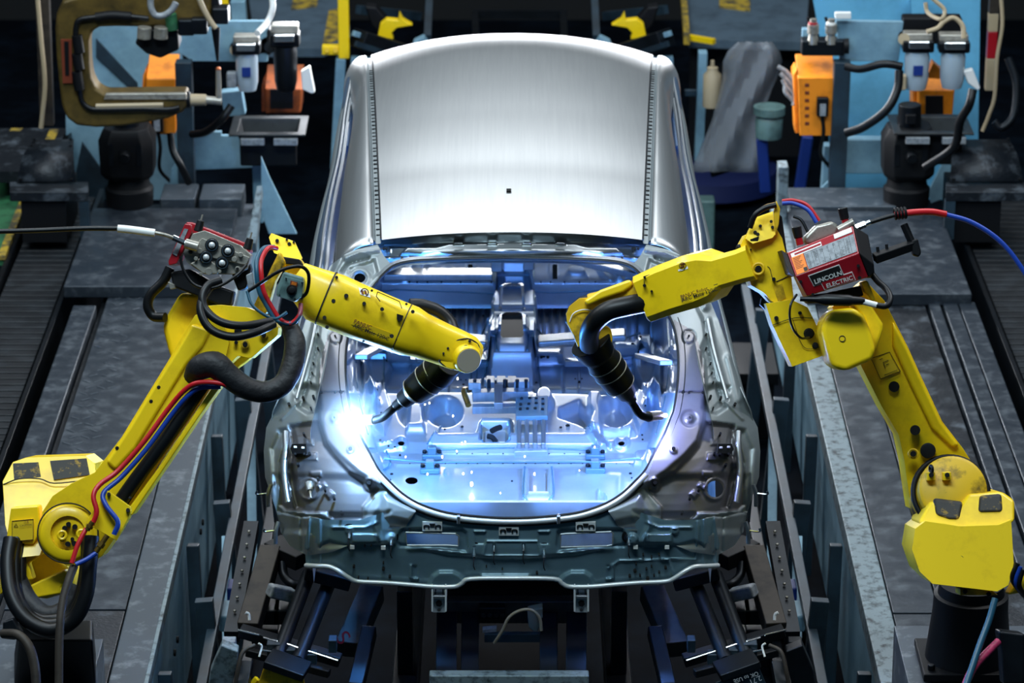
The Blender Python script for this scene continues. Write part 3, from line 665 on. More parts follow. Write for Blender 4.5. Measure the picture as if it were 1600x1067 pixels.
for ln in [[(590, 611), (640, 612), (660, 609), (735, 610)], [(836, 611), (900, 612), (930, 614), (980, 612)], [(660, 471), (772, 471)], [(836, 471), (1003, 471)], [(772, 410), (772, 520), (764, 560), (752, 606)], [(834, 410), (834, 520), (840, 560), (845, 606)], [(610, 568), (765, 568)], [(838, 566), (1010, 566)], [(668, 707), (800, 706), (935, 707)], [(600, 724), (1000, 723)],
           [(776, 594), (774, 548), (782, 538), (818, 538), (826, 548), (824, 594)], [(745, 600), (745, 565)], [(736, 570), (736, 612)], [(600, 570), (600, 612)], [(988, 568), (988, 612)], [(640, 474), (640, 540)], [(820, 736), (820, 781), (862, 781), (862, 736)], [(752, 668), (752, 694), (757, 699), (790, 699), (796, 694), (796, 668)], [(936, 706), (926, 682), (915, 668)], [(668, 706), (680, 684), (690, 664)], [(560, 500), (556, 560), (560, 620), (575, 680)], [(1043, 500), (1046, 560), (1040, 620), (1025, 680)], [(604, 712), (610, 728), (600, 736)], [(640, 541), (765, 541)], [(838, 541), (1000, 541)], [(590, 459), (772, 460)], [(834, 460), (1005, 459)]]:
    q = densify(ln, 6, False); sm.tube([onF(u, v, .004) for u, v in q], .0042, 5, 1)
weld(fp, sm, 'galv_dark')
def fblk(name, m, uv, th, off=.0, parent=fp, bev=.004):
    return MB().prism([onF(u, v, off) for u, v in uv], (0, 0, -th)).obj(name, m, parent, bev=bev)
# brackets bolted on the floor
for u, v in ((675, 716), (672, 738), (930, 716), (930, 738)):
    c = onF(u, v)
    k = MB().box(c+V((0, 0, .012)), (.075, .05, .02)).box(c+V((0, 0, .03)), (.032, .036, .04)).obj('seat_latch', 'galv_dark', fp, bev=.004)
    bb = MB().cyl(c+V((-.028, 0, .02)), c+V((-.028, 0, .034)), .009).cyl(c+V((.028, 0, .02)), c+V((.028, 0, .034)), .009); weld(k, bb, 'dark_metal')
# perforated seat channel
c0, c1 = onF(830, 668), onF(830, 712)
k = MB()
pl = fblk('channel_plate', 'galv_dark', [(806, 647), (856, 646), (856, 676), (806, 677)], .02, .07)
b = MB(); rr = random.Random(9)
for i in range(4):
    for j in range(3):
        c = onF(815+i*11+rr.uniform(-2, 2), 651+j*8+rr.uniform(-1, 1), .075); b.box(c, (.012, .012, .012))
weld(pl, b, 'void')
for u in (811, 823, 836, 849):
    MB().bar(onF(u, 676, .045), onF(u, 711, .035), .018, .03).obj('channel_rib', 'galv', fp, bev=.006)
MB().prism([onF(804, 674, .03), onF(856, 673, .03), onF(856, 712, .02), onF(804, 713, .02)], (0, 0, -.03)).obj('channel_base', 'galv_in', fp, bev=.004)
# centre hinge brackets
hb = MB()
ZB = SILL-.2
hb.bar(PZ(756, 597, ZB), PZ(809, 597, ZB), .03, .03).bar(PZ(758, 607, ZB-.02), PZ(807, 607, ZB-.02), .04, .02)
for u in (766, 783, 800): hb.box(PZ(u, 601, ZB), (.035, .08, .05))
hb.obj('hinge_bracket', 'galv', fp, bev=.004)
hb = MB().bar(onF(738, 640, .06), onF(825, 638, .06), .05, .04).bar(onF(738, 650, .03), onF(822, 649, .03), .04, .03).bar(onF(779, 634, .08), onF(779, 658, .06), .035, .03)
hb = hb.box(onF(742, 634, .09), (.05, .05, .03)).box(onF(815, 632, .09), (.06, .05, .03)).obj('hinge_bracket', 'galv', fp, bev=.005)
b = MB()
for u in (742, 764, 789, 808, 822): b.cyl(onF(u, 635, .07), onF(u, 635, .115), .008, n=8)
weld(hb, b, 'dark')
MB().tube([onF(733, 628, .05), onF(725, 640, .08), onF(732, 652, .05)], .012, 8).obj('lock_loop', 'brass', fp)
MB().tube([onF(748, 616, .04), onF(748, 625, .07), onF(750, 632, .07)], .01, 8).tube([onF(810, 616, .04), onF(809, 625, .07), onF(806, 632, .07)], .01, 8).obj('hinge_rod', 'galv', fp)
# tunnel brackets (blue lit)
for u, v, w_, l_ in ((786, 464, .04, .05), (787, 485, .035, .04), (813, 485, .035, .04)):
    MB().box(onF(u, v, .12), (w_, l_, .04)).obj('tunnel_bracket', 'galv_dark', fp, bev=.006)
for u in (784, 822): MB().bar(onF(u, 412, .115), onF(u, 460, .125), .035, .02).obj('tunnel_rib', 'galv', fp, bev=.004)
for u in (776, 826): MB().box(onF(u, 495, .12), (.05, .06, .05)).obj('tunnel_clamp', 'galv', fp, bev=.006)
b = MB(); b.tube([onF(u, v, .125) for u, v in tun_hole+[tun_hole[0]]], .007, 6, 2); weld(fp, b, 'galv')
# cross bar under the dash
for m in (M0, M1):
    MB().bar(onF(m(600), 455, .04), onF(m(770), 455, .04), .1, .03).obj('dash_crossmember', 'galv', fp, bev=.006)
    MB().bar(onF(m(622), 551, .05), onF(m(760), 551, .05), .1, .03).obj('seat_crossmember', 'galv', fp, bev=.01)
# brace rods from the arches
MB().bar(onF(1000, 606, .12), onF(1040, 628, .16), .05, .02).obj('arch_brace', 'galv', fp, bev=.004)
MB().bar(onF(605, 590, .12), onF(565, 618, .16), .05, .02).obj('arch_brace', 'galv', fp, bev=.004)
# inner sill skirt above the trunk rim
for m in (M0, M1):
    pts = mir([(640, 786), (668, 794), (700, 797), (738, 800), (760, 807), (700, 803), (660, 791)], m)
    r0 = onS(mir([(622, 772), (650, 789), (690, 800.5), (730, 806.5), (765, 809)], m), -.02); r1 = [p+V((0, .12, -.13+.012*i)) for i, p in enumerate(r0)]
    MB().grid([r0, r1]).obj('sill_skirt', 'galv_in', car, solid=.003)
# ---------- welding robots ----------
def ring_loft(st, dhalf, ex=3.2, n=24, tw=0.):
    """rings round a limb drawn as (u, v, half height in px, depth): rounded-square sections"""
    C = [PD(u, v, d) for u, v, h, d in st]; rings = []
    for i, (u, v, h, d) in enumerate(st):
        t = (C[min(i+1, len(C)-1)]-C[max(i-1, 0)]).normalized(); nrm = (CAM-C[i]).normalized()
        y = t.cross(nrm).normalized(); z = y.cross(t); hh = h*d/FPX; dh = dhalf[i] if isinstance(dhalf, (list, tuple)) else dhalf; r = []
        for k in range(n):
            a = 2*math.pi*k/n+tw; c, s = math.cos(a), math.sin(a)
            r.append(C[i]+y*hh*math.copysign(abs(c)**(2/ex), c)+z*dh*math.copysign(abs(s)**(2/ex), s))
        rings.append(r)
    return rings
def bolts(mb, pts, d, r=2.2, h=.012, n=10):
    for p in pts:
        dd = p[3] if len(p) > 3 else d; rr = (p[2] if len(p) > 2 else r)*dd/FPX; a = PD(p[0], p[1], dd+.01); mb.cyl(a, a+(CAM-a).normalized()*(h+.01), rr, n=n)
    return mb
def line3(mb, pts, r=.0022, n=6, k=4): return mb.tube([PD(*p) for p in pts], r, n, k)
def hose(name, pts, r, m, label, cat='hose', group=None, n=14, rad=None):
    o = MB().tube([PD(*p) for p in pts], rad or r, n).obj(name, m); return tag(o, label, cat, group)

# ===== robot at the left =====
L = thing('welding_robot', 'yellow welding robot with the caution sticker and the brightest arc at its torch', 'robot', PZ(85, 1040, 1.1))
d = 11.65
o = MB().slab([(4, 752), (20, 722), (40, 715), (133, 712), (148, 724), (151, 745), (128, 780), (100, 800), (76, 835), (62, 868), (22, 872), (8, 820)], 11.72, .26, dv=-.0012).obj('motor_housing', 'yellow', L, bev=.025, seg=3)
wp = MB().slab([(20, 724), (60, 722), (64, 745), (22, 750)], 11.705, .05, dv=-.0012, c=(78, 790)).slab([(78, 720), (135, 716), (140, 742), (84, 750)], 11.70, .05, dv=-.0012, c=(78, 790)); weld(o, wp, 'black_worn')
ls = MB(); line3(ls, [(5, 757, 11.745), (30, 748, 11.74), (62, 748, 11.74), (85, 755, 11.73), (135, 750, 11.73)], .0025); weld(o, ls, 'ink')
o = MB().slab([(17, 793), (60, 790), (64, 830), (52, 850), (9, 848)], 11.62, .1).obj('terminal_cover', 'yellow', L, bev=.006)
lb = MB().slab([(19, 814), (52, 811), (52, 843), (19, 846)], 11.612, .01).obj('caution_label', 'label_yellow', o)
e = MB()
for a, b_ in (((19, 814), (52, 811)), ((52, 811), (52, 843)), ((52, 843), (19, 846)), ((19, 846), (19, 814))): line3(e, [a+(11.61,), b_+(11.61,)], .001, 4)
line3(e, [(22, 823, 11.609), (25, 818, 11.609), (28, 823, 11.609), (22, 823, 11.609)], .001, 4, 1); weld(lb, e, 'ink')
text('CAUTION', (31, 823), (50, 821), 11.609, 'ink', lb); text('注意', (37, 817), (45, 816.5), 11.609, 'brown_ink', lb)
for k in range(5): text(['High voltage inside', 'Turn off the power', 'before opening', 'this cover and wait', 'five minutes'][k], (22, 828+k*3.6), (44-k % 2*6, 827+k*3.5), 11.609, 'brown_ink', lb) if False else None
MB().slab([(40, 848), (62, 838), (75, 850), (90, 870), (108, 885), (118, 905), (112, 925), (72, 936), (45, 934), (42, 900)], 11.74, .3).obj('base_casting', 'yellow', L, bev=.02)
MB().slab([(44, 916), (60, 908), (100, 890), (110, 902), (96, 918), (95, 928), (50, 936)], 11.62, .1).obj('base_flange', 'yellow', L, bev=.008)
MB().slab([(36, 862), (54, 852), (57, 872), (44, 880), (52, 905), (40, 907), (34, 880)], 11.64, .08).obj('cable_bracket', 'yellow', L, bev=.005)
MB().slab([(0, 865), (7, 862), (9, 880), (4, 890), (6, 925), (0, 930)], 11.6, .1).obj('side_bracket', 'yellow', L, bev=.005)
# lower arm
ARM = [(305, 492), (285, 525), (262, 565), (230, 617), (190, 683), (148, 738), (112, 755), (82, 775), (66, 800), (64, 832), (76, 862), (104, 884), (136, 884), (160, 868), (180, 840), (206, 795), (250, 722), (300, 648), (332, 600), (350, 570), (358, 535), (350, 505), (328, 490)]
a = MB().slab(ARM, 11.55, .16).obj('lower_arm', 'yellow', L, bev=.022, seg=3)
fa = MB().slab([(300, 505), (275, 548), (240, 603), (203, 665), (165, 722), (180, 735), (212, 700), (255, 630), (292, 570), (318, 540), (330, 515)], 11.535, .05).obj('arm_rib', 'yellow', L, bev=.012)
MB().slab([(338, 596), (308, 640), (255, 720), (196, 800), (206, 806), (262, 724), (312, 650), (348, 600)], 11.49, .14).obj('arm_flange', 'yellow', L, bev=.006)
MB().slab([(318, 600), (290, 640), (235, 718), (180, 790), (195, 796), (245, 722), (300, 645), (326, 604)], 11.548, .02).obj('cable_channel', 'dark', L)
h = MB(); c = PD(106, 833, 11.56); ax = (CAM-c).normalized(); h.lathe(c+ax*-.02, ax, [(0, .10), (.03, .098), (.045, .085), (.046, .058), (.02, .055), (.019, .0)], 32)
h = h.obj('joint_cap', 'yellow', L)
bb = MB().lathe(c+ax*.0, ax, [(0, .054), (.003, .054)], 24); weld(h, bb, 'yellow_dirty')
bolts(bb := MB(), [(101, 825, 4), (107, 819, 4), (117, 823, 4.3), (97, 842, 4), (106, 850, 4.3), (116, 849, 4.3), (101, 838, 3), (113, 842, 3)], 11.545, h=.02); weld(h, bb, 'dark')
for u, v in ((97, 836), (127, 834)): weld(h, MB().torus(PD(u, v, 11.52), ax, .013, .005), 'yellow')
weld(h, MB().torus(c+ax*.03, ax, .1, .0025, 40, 6), 'ink')
b1 = bolts(MB(), [(248, 605, 3), (236, 627, 3), (183, 700, 3), (297, 586, 3.5), (290, 648, 3), (296, 645, 2)], 11.545)
weld(a, b1, 'dark')
o = MB().slab([(140, 806), (168, 766), (204, 792), (205, 800), (182, 845), (136, 818)], 11.42, .02).obj('hose_plate', 'yellow', L, bev=.003)
weld(o, bolts(MB(), [(200, 797, 3.4), (203, 778, 2.2), (170, 772, 3)], 11.415), 'ink')
# elbow casting and head
MB().slab([(282, 456), (262, 490), (253, 509), (262, 545), (275, 585), (300, 585), (335, 560), (360, 500), (345, 478), (310, 460)], 11.7, .2).obj('elbow_casting', 'yellow', L, bev=.02)
eb = MB().slab([(318, 478), (345, 476), (385, 480), (415, 492), (435, 512), (434, 524), (392, 560), (372, 556), (345, 580), (322, 585), (305, 540), (308, 505)], 11.58, .18).obj('elbow_housing', 'yellow', L, bev=.018)
bb = bolts(MB(), [(324, 542, 5.5), (333, 530, 4), (372, 517, 6), (369, 535, 3), (383, 538, 4), (412, 523, 4), (297, 520, 2)], 11.575, h=.018); weld(eb, bb, 'dark')
for u, v, r in ((324, 542, .016), (412, 523, .010), (383, 538, .011)): weld(eb, MB().torus(PD(u, v, 11.565), ax, r, .004), 'yellow_dirty')
MB().slab([(358, 545), (392, 530), (392, 560), (348, 592), (342, 580)], 11.75, .1).obj('elbow_web', 'yellow', L, bev=.008)
# forearm
FST = [(462, 432, 26, 11.66), (478, 444, 33, 11.66), (500, 462, 43, 11.66), (520, 470, 44, 11.67), (560, 487, 43, 11.69), (612, 507, 41, 11.72), (640, 517, 40, 11.73), (655, 523, 36, 11.74), (690, 537, 33, 11.76), (715, 547, 32, 11.77), (733, 553, 29, 11.78), (745, 556, 20, 11.79)]
fo = MB().loft(ring_loft(FST, [.05, .07, .095, .1, .1, .1, .1, .085, .075, .075, .07, .05])).obj('forearm', 'yellow', L, ang=50)
for seg in (FST[2:4], FST[5:7]):
    pass
def seamring(u, v, h, dd, dh, sl=(1, .41), w=.004):
    r = ring_loft([(u-sl[0], v-sl[1], h, dd), (u+sl[0], v+sl[1], h, dd)], dh); return MB().loft(r)
weld(fo, seamring(510, 466, 44.2, 11.665, .1015), 'ink'); weld(fo, seamring(628, 513, 41.2, 11.725, .1018, (.7, .3)), 'ink'); weld(fo, seamring(646, 520, 38.5, 11.735, .0955, (.6, .25)), 'ink')
fd = 11.585
bb = bolts(MB(), [(526, 433, 2.4), (541, 462, 3.4), (521, 470, 3.2), (507, 496, 3), (511, 511, 3), (569, 474, 3), (597, 483, 3.2), (581, 454, 2), (645, 487, 3), (612, 525, 3.4), (635, 475, 2), (568, 533, 2)], fd, h=.016); weld(fo, bb, 'ink')
e = MB(); line3(e, [(590, 456, fd), (588, 463, fd), (594, 471, fd)], .002, 4, 1); line3(e, [(590, 456, fd), (624, 471, fd+.01), (628, 482, fd+.01)], .0016, 4, 1); weld(fo, e, 'ink')
pl = MB().slab([(620, 490), (630, 493), (628, 500), (625, 503), (620, 499)], fd+.02, .02).obj('latch', 'dark', fo)
lb = MB().slab(decal(fo, [(554, 499), (610, 520), (606, 529), (549, 507)]), 0, .006).obj('model_label', 'label_yellow', fo)
text('FANUC', (552, 504.5), (579, 515), (front(fo, 553, 502), front(fo, 579, 513)), 'brown_ink', lb, .009, bold=.012); text('ARC Mate 120iC', (551, 511), (607, 533), (front(fo, 552, 509), front(fo, 606, 530)), 'ink', lb, .012, bold=.012)
st = MB().slab(decal(fo, [(560, 449), (576, 454), (579, 465), (563, 460)]), 0, .006).obj('hand_sticker', 'white', fo)
e = MB(); cc = PD(569.5, 457, front(fo, 569.5, 457, .004)); e.torus(cc, CAM-cc, .013, .0018, 20, 6); weld(st, e, 'ink')
for dx in (-3, 2): weld(st, MB().slab(decal(fo, [(567+dx, 453), (570+dx, 453.5), (571.5+dx, 460), (568.5+dx, 459.5)], .004), 0, .004), 'brown_ink')
# wrist side cover and end cap
wc = MB().slab([(684, 562), (688, 545), (706, 535), (728, 530), (744, 536), (751, 546), (748, 562), (733, 575), (715, 578), (698, 574)], 11.70, .12).obj('wrist_cover', 'yellow', L, bev=.02, seg=3)
e = MB(); line3(e, [(710, 577, 11.72), (692, 570, 11.70), (684, 558, 11.70), (690, 545, 11.695), (708, 534, 11.695), (730, 529, 11.70), (745, 536, 11.72), (750, 546, 11.73)], .0028, 6); weld(wc, e, 'ink')
weld(wc, bolts(MB(), [(728, 544, 5.5), (734, 533, 2.4), (700, 544, 2), (693, 552, 1.8), (687, 563, 1.8)], 11.695, h=.012), 'ink')
c = PD(731, 562, 11.69); ax2 = (PD(752, 582, 11.55)-c).normalized()
ec = MB().lathe(c-ax2*.05, ax2, [(0, .05), (.05, .048), (.058, .043), (.059, 0)], 24).obj('end_cap', 'yellow', L)
weld(ec, MB().lathe(c+ax2*.0085, ax2, [(0, .041), (.002, .041)], 24), 'taupe')
hose('wrist_conduit', [(640, 478, 11.82), (660, 479, 11.83), (685, 488, 11.84), (702, 505, 11.84), (708, 522, 11.82)], .026, 'rubber', 'black rubber conduit arching over the forearm lettered 120iC', 'conduit')
# top bracket
o = MB().slab([(420, 371), (424, 364), (445, 372), (460, 377), (472, 403), (466, 412), (428, 395)], 11.72, .03, dv=-.002).obj('cable_bracket', 'yellow', L, bev=.003)
weld(o, bolts(MB(), [(433, 376, 3), (448, 374, 2), (459, 378, 2), (452, 381, 3)], 11.73), 'ink')
MB().slab([(436, 392), (470, 404), (480, 425), (474, 450), (455, 440), (430, 402)], 11.7, .1).obj('head_casting', 'yellow', L, bev=.012)
MB().slab([(395, 480), (420, 425), (436, 392), (446, 410), (430, 440), (416, 492)], 11.6, .1).obj('head_web', 'yellow_dirty', L, bev=.01)
MB().slab([(437, 400), (468, 405), (474, 415), (445, 412)], 11.66, .06).obj('cable_clamp', 'dark', L, bev=.004)
# pedestal
pd = thing('robot_pedestal', 'black steel pedestal under the robot with the caution sticker', 'pedestal', PZ(90, 1060, DECK))
MB().loft([[PZ(u, v, z) for u, v in q] for q, z in (([(30, 968), (145, 968), (145, 1000), (30, 1000)], 1.36), ([(22, 1020), (150, 1020), (150, 1072), (22, 1072)], 1.1))]).obj('pedestal_body', 'dark', pd, bev=.012)
x0, x1 = PZ(18, 1040, 1.1).x, PZ(148, 1040, 1.1).x
MB().bx(x0-.25, x1, -.75, -.12, DECK+.013, 1.08).obj('plinth', 'deck_rim', pd, bev=.004)
MB().bar(PZ(85, 1048, 1.15), PZ(132, 1048, 1.15), .02, .02).obj('handle', 'dark_metal', pd, bev=.003)
# cable loops at the foot
for k, (dx, dd, r) in enumerate(((0, 0, .026), (9, .03, .022), (16, .06, .022))):
    hose('power_cable', [(17+dx, 842, 11.6+dd), (12+dx*1.2, 880, 11.56+dd), (18+dx, 930, 11.5+dd), (42+dx*.7, 968-dx*.3, 11.45+dd), (80, 985-dx, 11.42+dd), (115-dx*.5, 968-dx*.5, 11.42+dd), (134-dx*.5, 930, 11.42+dd), (140-dx*.3, 880, 11.43+dd), (143-dx*.4, 838, 11.45+dd)], r, 'rubber',
         ['outermost thick black cable looping under the robot foot', 'middle black cable of the loop under the robot foot', 'innermost black cable of the loop under the robot foot'][k], 'cable')
hose('cable_sleeve', [(24, 900, 11.62), (45, 940, 11.55), (75, 962, 11.52), (105, 950, 11.52), (122, 915, 11.53)], .034, 'rubber_sleeve', 'wrinkled black fabric sleeve inside the cable loop under the robot foot', 'cable sleeve')
hose('air_line', [(116, 884, 11.38), (108, 905, 11.36), (98, 940, 11.33), (93, 990, 11.3), (92, 1075, 11.28)], .014, 'rusty', 'dirty grey taped air line hanging down in front of the pedestal', 'hose')
hose('grey_conduit', [(5, 990, 11.4), (28, 992, 11.36), (45, 1010, 11.34), (54, 1040, 11.33), (57, 1075, 11.32)], .016, 'rusty', 'dirty conduit curving down at the frame corner beside the pedestal', 'conduit')
MB_ = MB().slab([(4, 972), (20, 966), (34, 990), (24, 1000), (4, 998)], 11.4, .06).obj('conduit_elbow', 'dark_metal', None, bev=.006); tag(MB_, 'dark metal conduit elbow beside the black pedestal', 'fitting')
# hoses along the lower arm
hose('red_air_hose', [(144, 820, 11.39), (151, 800, 11.39), (146, 775, 11.4), (156, 757, 11.42), (185, 735, 11.45), (225, 690, 11.46), (262, 640, 11.47), (288, 610, 11.45), (310, 598, 11.43), (345, 599, 11.42), (378, 612, 11.45), (400, 618, 11.47), (440, 608, 11.5), (462, 575, 11.52), (466, 530, 11.55)], .0085, 'red_hose', 'red air hose clipped along the lower arm of the caution sticker robot', 'hose')
hose('teal_air_hose', [(178, 835, 11.39), (184, 815, 11.39), (166, 790, 11.4), (162, 770, 11.42), (190, 745, 11.45), (230, 700, 11.465), (268, 648, 11.475), (292, 620, 11.46), (312, 606, 11.45), (345, 604, 11.45)], .0085, 'blue_hose', 'blue air hose running beside the red hose on the lower arm', 'hose')
hose('lower_arm_cable', [(176, 800, 11.5), (210, 752, 11.5), (260, 685, 11.5), (300, 625, 11.5), (318, 600, 11.48)], .024, 'rubber', 'thick black cable in the channel of the lower arm', 'cable')
hose('red_hose_tail', [(112, 880, 11.36), (120, 855, 11.37), (128, 838, 11.38), (135, 826, 11.39)], .008, 'red_hose', 'short red hose rising to a brass fitting on the joint cap', 'hose')
hose('blue_hose_tail', [(118, 882, 11.36), (135, 874, 11.37), (150, 864, 11.38)], .008, 'blue_hose', 'short light blue hose below the brass fitting on the joint cap', 'hose')
for nm, a_, b_, lab in (('brass_fitting', (136, 828, 11.385), (145, 815, 11.385), 'brass hose fitting joining the red hoses on the joint cap'), ('brass_fitting', (150, 862, 11.38), (168, 836, 11.385), 'brass hose fitting at the end of the blue hose on the joint cap')):
    A, B = PD(*a_), PD(*b_); t = thing(nm, lab, 'fitting', A)
    MB().cyl(A, B, .009, n=8).obj('barrel', 'brass', t); MB().cyl(A.lerp(B, .3), A.lerp(B, .55), .0135, n=6).obj('nut', 'brass', t)
hose('hose_sleeve', [(300, 590, 11.5), (312, 575, 11.46), (335, 570, 11.44), (358, 588, 11.44), (385, 606, 11.45), (415, 612, 11.47), (442, 600, 11.48), (457, 570, 11.5), (461, 535, 11.52), (452, 508, 11.55)], .034, 'rubber_sleeve', 'thick black fabric sleeve sagging from the lower arm to the junction box', 'cable sleeve', rad=[.03, .042, .046, .04, .038, .036, .036, .038, .036, .028])
# loop of two black cables in front of the elbow
hose('loop_cable', [(345, 438, 11.42), (325, 446, 11.4), (316, 465, 11.38), (322, 485, 11.37), (345, 503, 11.36), (380, 509, 11.37), (425, 502, 11.42)], .014, 'rubber', 'upper glossy black cable looping over the elbow below the wire feeder', 'cable')
hose('loop_cable', [(330, 444, 11.42), (315, 470, 11.38), (315, 492, 11.36), (330, 515, 11.35), (362, 526, 11.35), (400, 519, 11.37), (428, 506, 11.42)], .014, 'rubber', 'lower glossy black cable looping over the elbow below the wire feeder', 'cable')
hose('back_loop_cable', [(266, 418, 11.7), (255, 440, 11.7), (236, 460, 11.7), (231, 478, 11.7), (240, 494, 11.7), (258, 496, 11.68)], .017, 'rubber', 'black cable looping out behind the elbow over the deck', 'cable')
for k, (col, lab, du) in enumerate((('teal_hose', 'blue hose arching beside the red one at the yellow bracket', 0), ('red_hose', 'red hose arching down past the junction box', 7))):
    hose('bracket_hose', [(428+du*.6, 386+du*.3, 11.6), (412+du, 388, 11.55), (402+du, 405, 11.52), (401+du, 425, 11.5), (405+du, 455, 11.5), (418+du, 480, 11.5), (432+du, 500, 11.5), (455, 505, 11.5), (468, 492, 11.5), (470, 475, 11.52)], .008, col, lab, 'hose')
hose('signal_wire', [(388, 455, 11.45), (410, 440, 11.44), (440, 422, 11.42), (468, 416, 11.42), (482, 428, 11.46), (480, 455, 11.5), (470, 466, 11.52)], .006, 'rubber', 'thin black wire strung across the junction box', 'wire')
hose('thin_teal_wire', [(386, 455, 11.45), (393, 475, 11.44), (410, 490, 11.44), (430, 498, 11.46), (448, 488, 11.48)], .005, 'teal_hose', 'thin teal wire drooping behind the junction box', 'wire')
hose('feeder_wire', [(282, 400, 11.4), (286, 420, 11.4), (300, 442, 11.4), (320, 450, 11.4), (345, 446, 11.4), (370, 430, 11.4), (385, 414, 11.42)], .005, 'rubber', 'thin grey wire drooping under the feed rolls', 'wire')
# junction box
jb = thing('switch_box', 'grey green switch box with black knob on the robot elbow', 'switch box', PD(453, 470, 11.5))
MB().slab([(443, 424), (474, 433), (473, 462), (461, 472), (431, 462), (433, 447)], 11.5, .12).obj('box_body', 'grey_green', jb, bev=.008)
fc = MB().slab([(445, 432), (475, 440), (471, 464), (462, 470), (433, 463)], 11.485, .02).obj('box_lid', 'grey_green', jb, bev=.004)
weld(fc, bolts(MB(), [(447, 435, 1.3), (472, 442, 1.3), (437, 461, 1.3), (461, 467, 1.3)], 11.48), 'dark')
lb = MB().slab([(454, 438), (465, 441), (464, 449), (453, 446)], 11.48, .005).obj('switch_label', 'brown_ink', jb)
weld(lb, MB().slab([(456, 440), (463.5, 442), (463, 446.5), (455, 444.5)], 11.477, .004), 'label_orange')
kb = MB(); c = PD(456, 453, 11.485); kb.lathe(c, CAM-c, [(0, .018), (.012, .016), (.013, .011), (.028, .010), (.03, 0)], 20).obj('knob', 'dark', jb)
# wire feeder on the left robot
wf = thing('wire_feeder', 'open wire feeder with four feed rolls and red cover', 'wire feeder', PD(320, 450, 11.6))
MB().slab([(263, 408), (289, 349), (297, 350), (300, 362), (276, 412), (264, 415)], 11.56, .16).obj('cover_side', 'red_paint', wf, bev=.004)
lb = MB().slab([(269, 396), (288, 357), (294, 358), (276, 400)], 11.555, .01).obj('rating_label', 'label_grey', wf)
MB().slab([(290, 347), (300, 347), (385, 380), (392, 392), (385, 402), (300, 366)], 11.66, .12).obj('cover_top', 'red_paint', wf, bev=.005)
pl = MB().slab([(301, 365), (320, 360), (375, 383), (392, 398), (386, 420), (372, 428), (318, 428), (292, 410), (286, 395)], 11.56, .1).obj('feed_plate', 'bare', wf, bev=.006)
weld(pl, MB().slab([(304, 383), (316, 372), (390, 402), (384, 414), (310, 398)], 11.548, .02), 'bare')
MB().slab([(297, 412), (318, 400), (345, 418), (340, 428), (318, 428)], 11.545, .03).obj('feed_arc', 'bare', wf, bev=.004)
for u, v in ((331, 383), (356, 392), (322, 402), (347, 411)):
    c = PD(u, v, 11.545); axx = (CAM-c).normalized()
    g = MB().lathe(c, axx, [(0, .023), (.012, .023), (.013, .016), (.012, .0)], 20).obj('feed_roll', 'dark', wf)
    s_ = MB().lathe(c+axx*.010, axx, [(0, .011), (.012, .010), (.014, .006), (.022, .005), (.023, 0)], 12); weld(g, s_, 'galv_bright')
    weld(g, MB().torus(c+axx*.012, axx, .018, .0025, 24, 6), 'chrome')
b = MB(); bolts(b, [(312, 392, 4.5), (366, 405, 4.5), (326, 424, 6), (298, 394, 5), (371, 420, 4), (343, 424, 3), (306, 404, 3.5), (376, 398, 4), (314, 428, 3)], 11.55, h=.02); weld(pl, b, 'bare')
weld(pl, bolts(MB(), [(298, 394, 3.2, 11.53), (371, 420, 2.6, 11.53)], 11.53, h=.006), 'void')
for u, v in ((311, 352), (388, 380)):
    A = PD(u-2, v+10, 11.58); B = PD(u+3, v-8, 11.58); k = MB().cyl(A, B, .016, .012, 12).obj('tension_knob', 'rubber', wf, bev=.004); MB().cyl(B, B+(B-A)*.5, .003).obj('pin', 'bare', wf)
MB().slab([(266, 425), (296, 420), (345, 448), (365, 455), (360, 478), (340, 476), (270, 448)], 11.6, .12).obj('mounting_plate', 'dark', wf, bev=.008)
MB().slab([(262, 440), (272, 444), (274, 450), (266, 452)], 11.58, .04).obj('mounting_tab', 'bare', wf, bev=.002)
MB().cyl(PD(289, 380, 11.52), PD(310, 386, 11.52), .017, n=14).obj('inlet_socket', 'bare', wf, bev=.003)
MB().slab([(372, 400), (386, 400), (392, 420), (385, 450), (372, 455), (362, 430)], 11.6, .1).obj('outlet_block', 'dark', wf, bev=.008)
MB().slab([(384, 430), (394, 425), (397, 448), (388, 452)], 11.5, .04).obj('cable_clip', 'label_grey', wf, bev=.004)
wl = thing('wire_conduit', 'long black wire conduit with taped white end leading to the open wire feeder', 'conduit', PD(150, 362, 11.5))
MB().tube([PD(-20, 362, 11.45), PD(60, 360, 11.47), (PD(130, 357, 11.5)), PD(185, 357, 11.5)], .0085, 10).obj('outer_hose', 'rubber', wl)
o = MB().tube([PD(184, 357, 11.5), PD(205, 359, 11.5), PD(242, 364, 11.5)], .013, 12).obj('tape_wrap', 'white', wl)
MB().tube([PD(240, 363, 11.5), PD(258, 367, 11.5), PD(274, 373, 11.51)], .006, 10).obj('inner_wire', 'bare', wl)
MB().cyl(PD(270, 371, 11.51), PD(290, 380, 11.52), .010, n=6).obj('end_nut', 'chrome', wl)
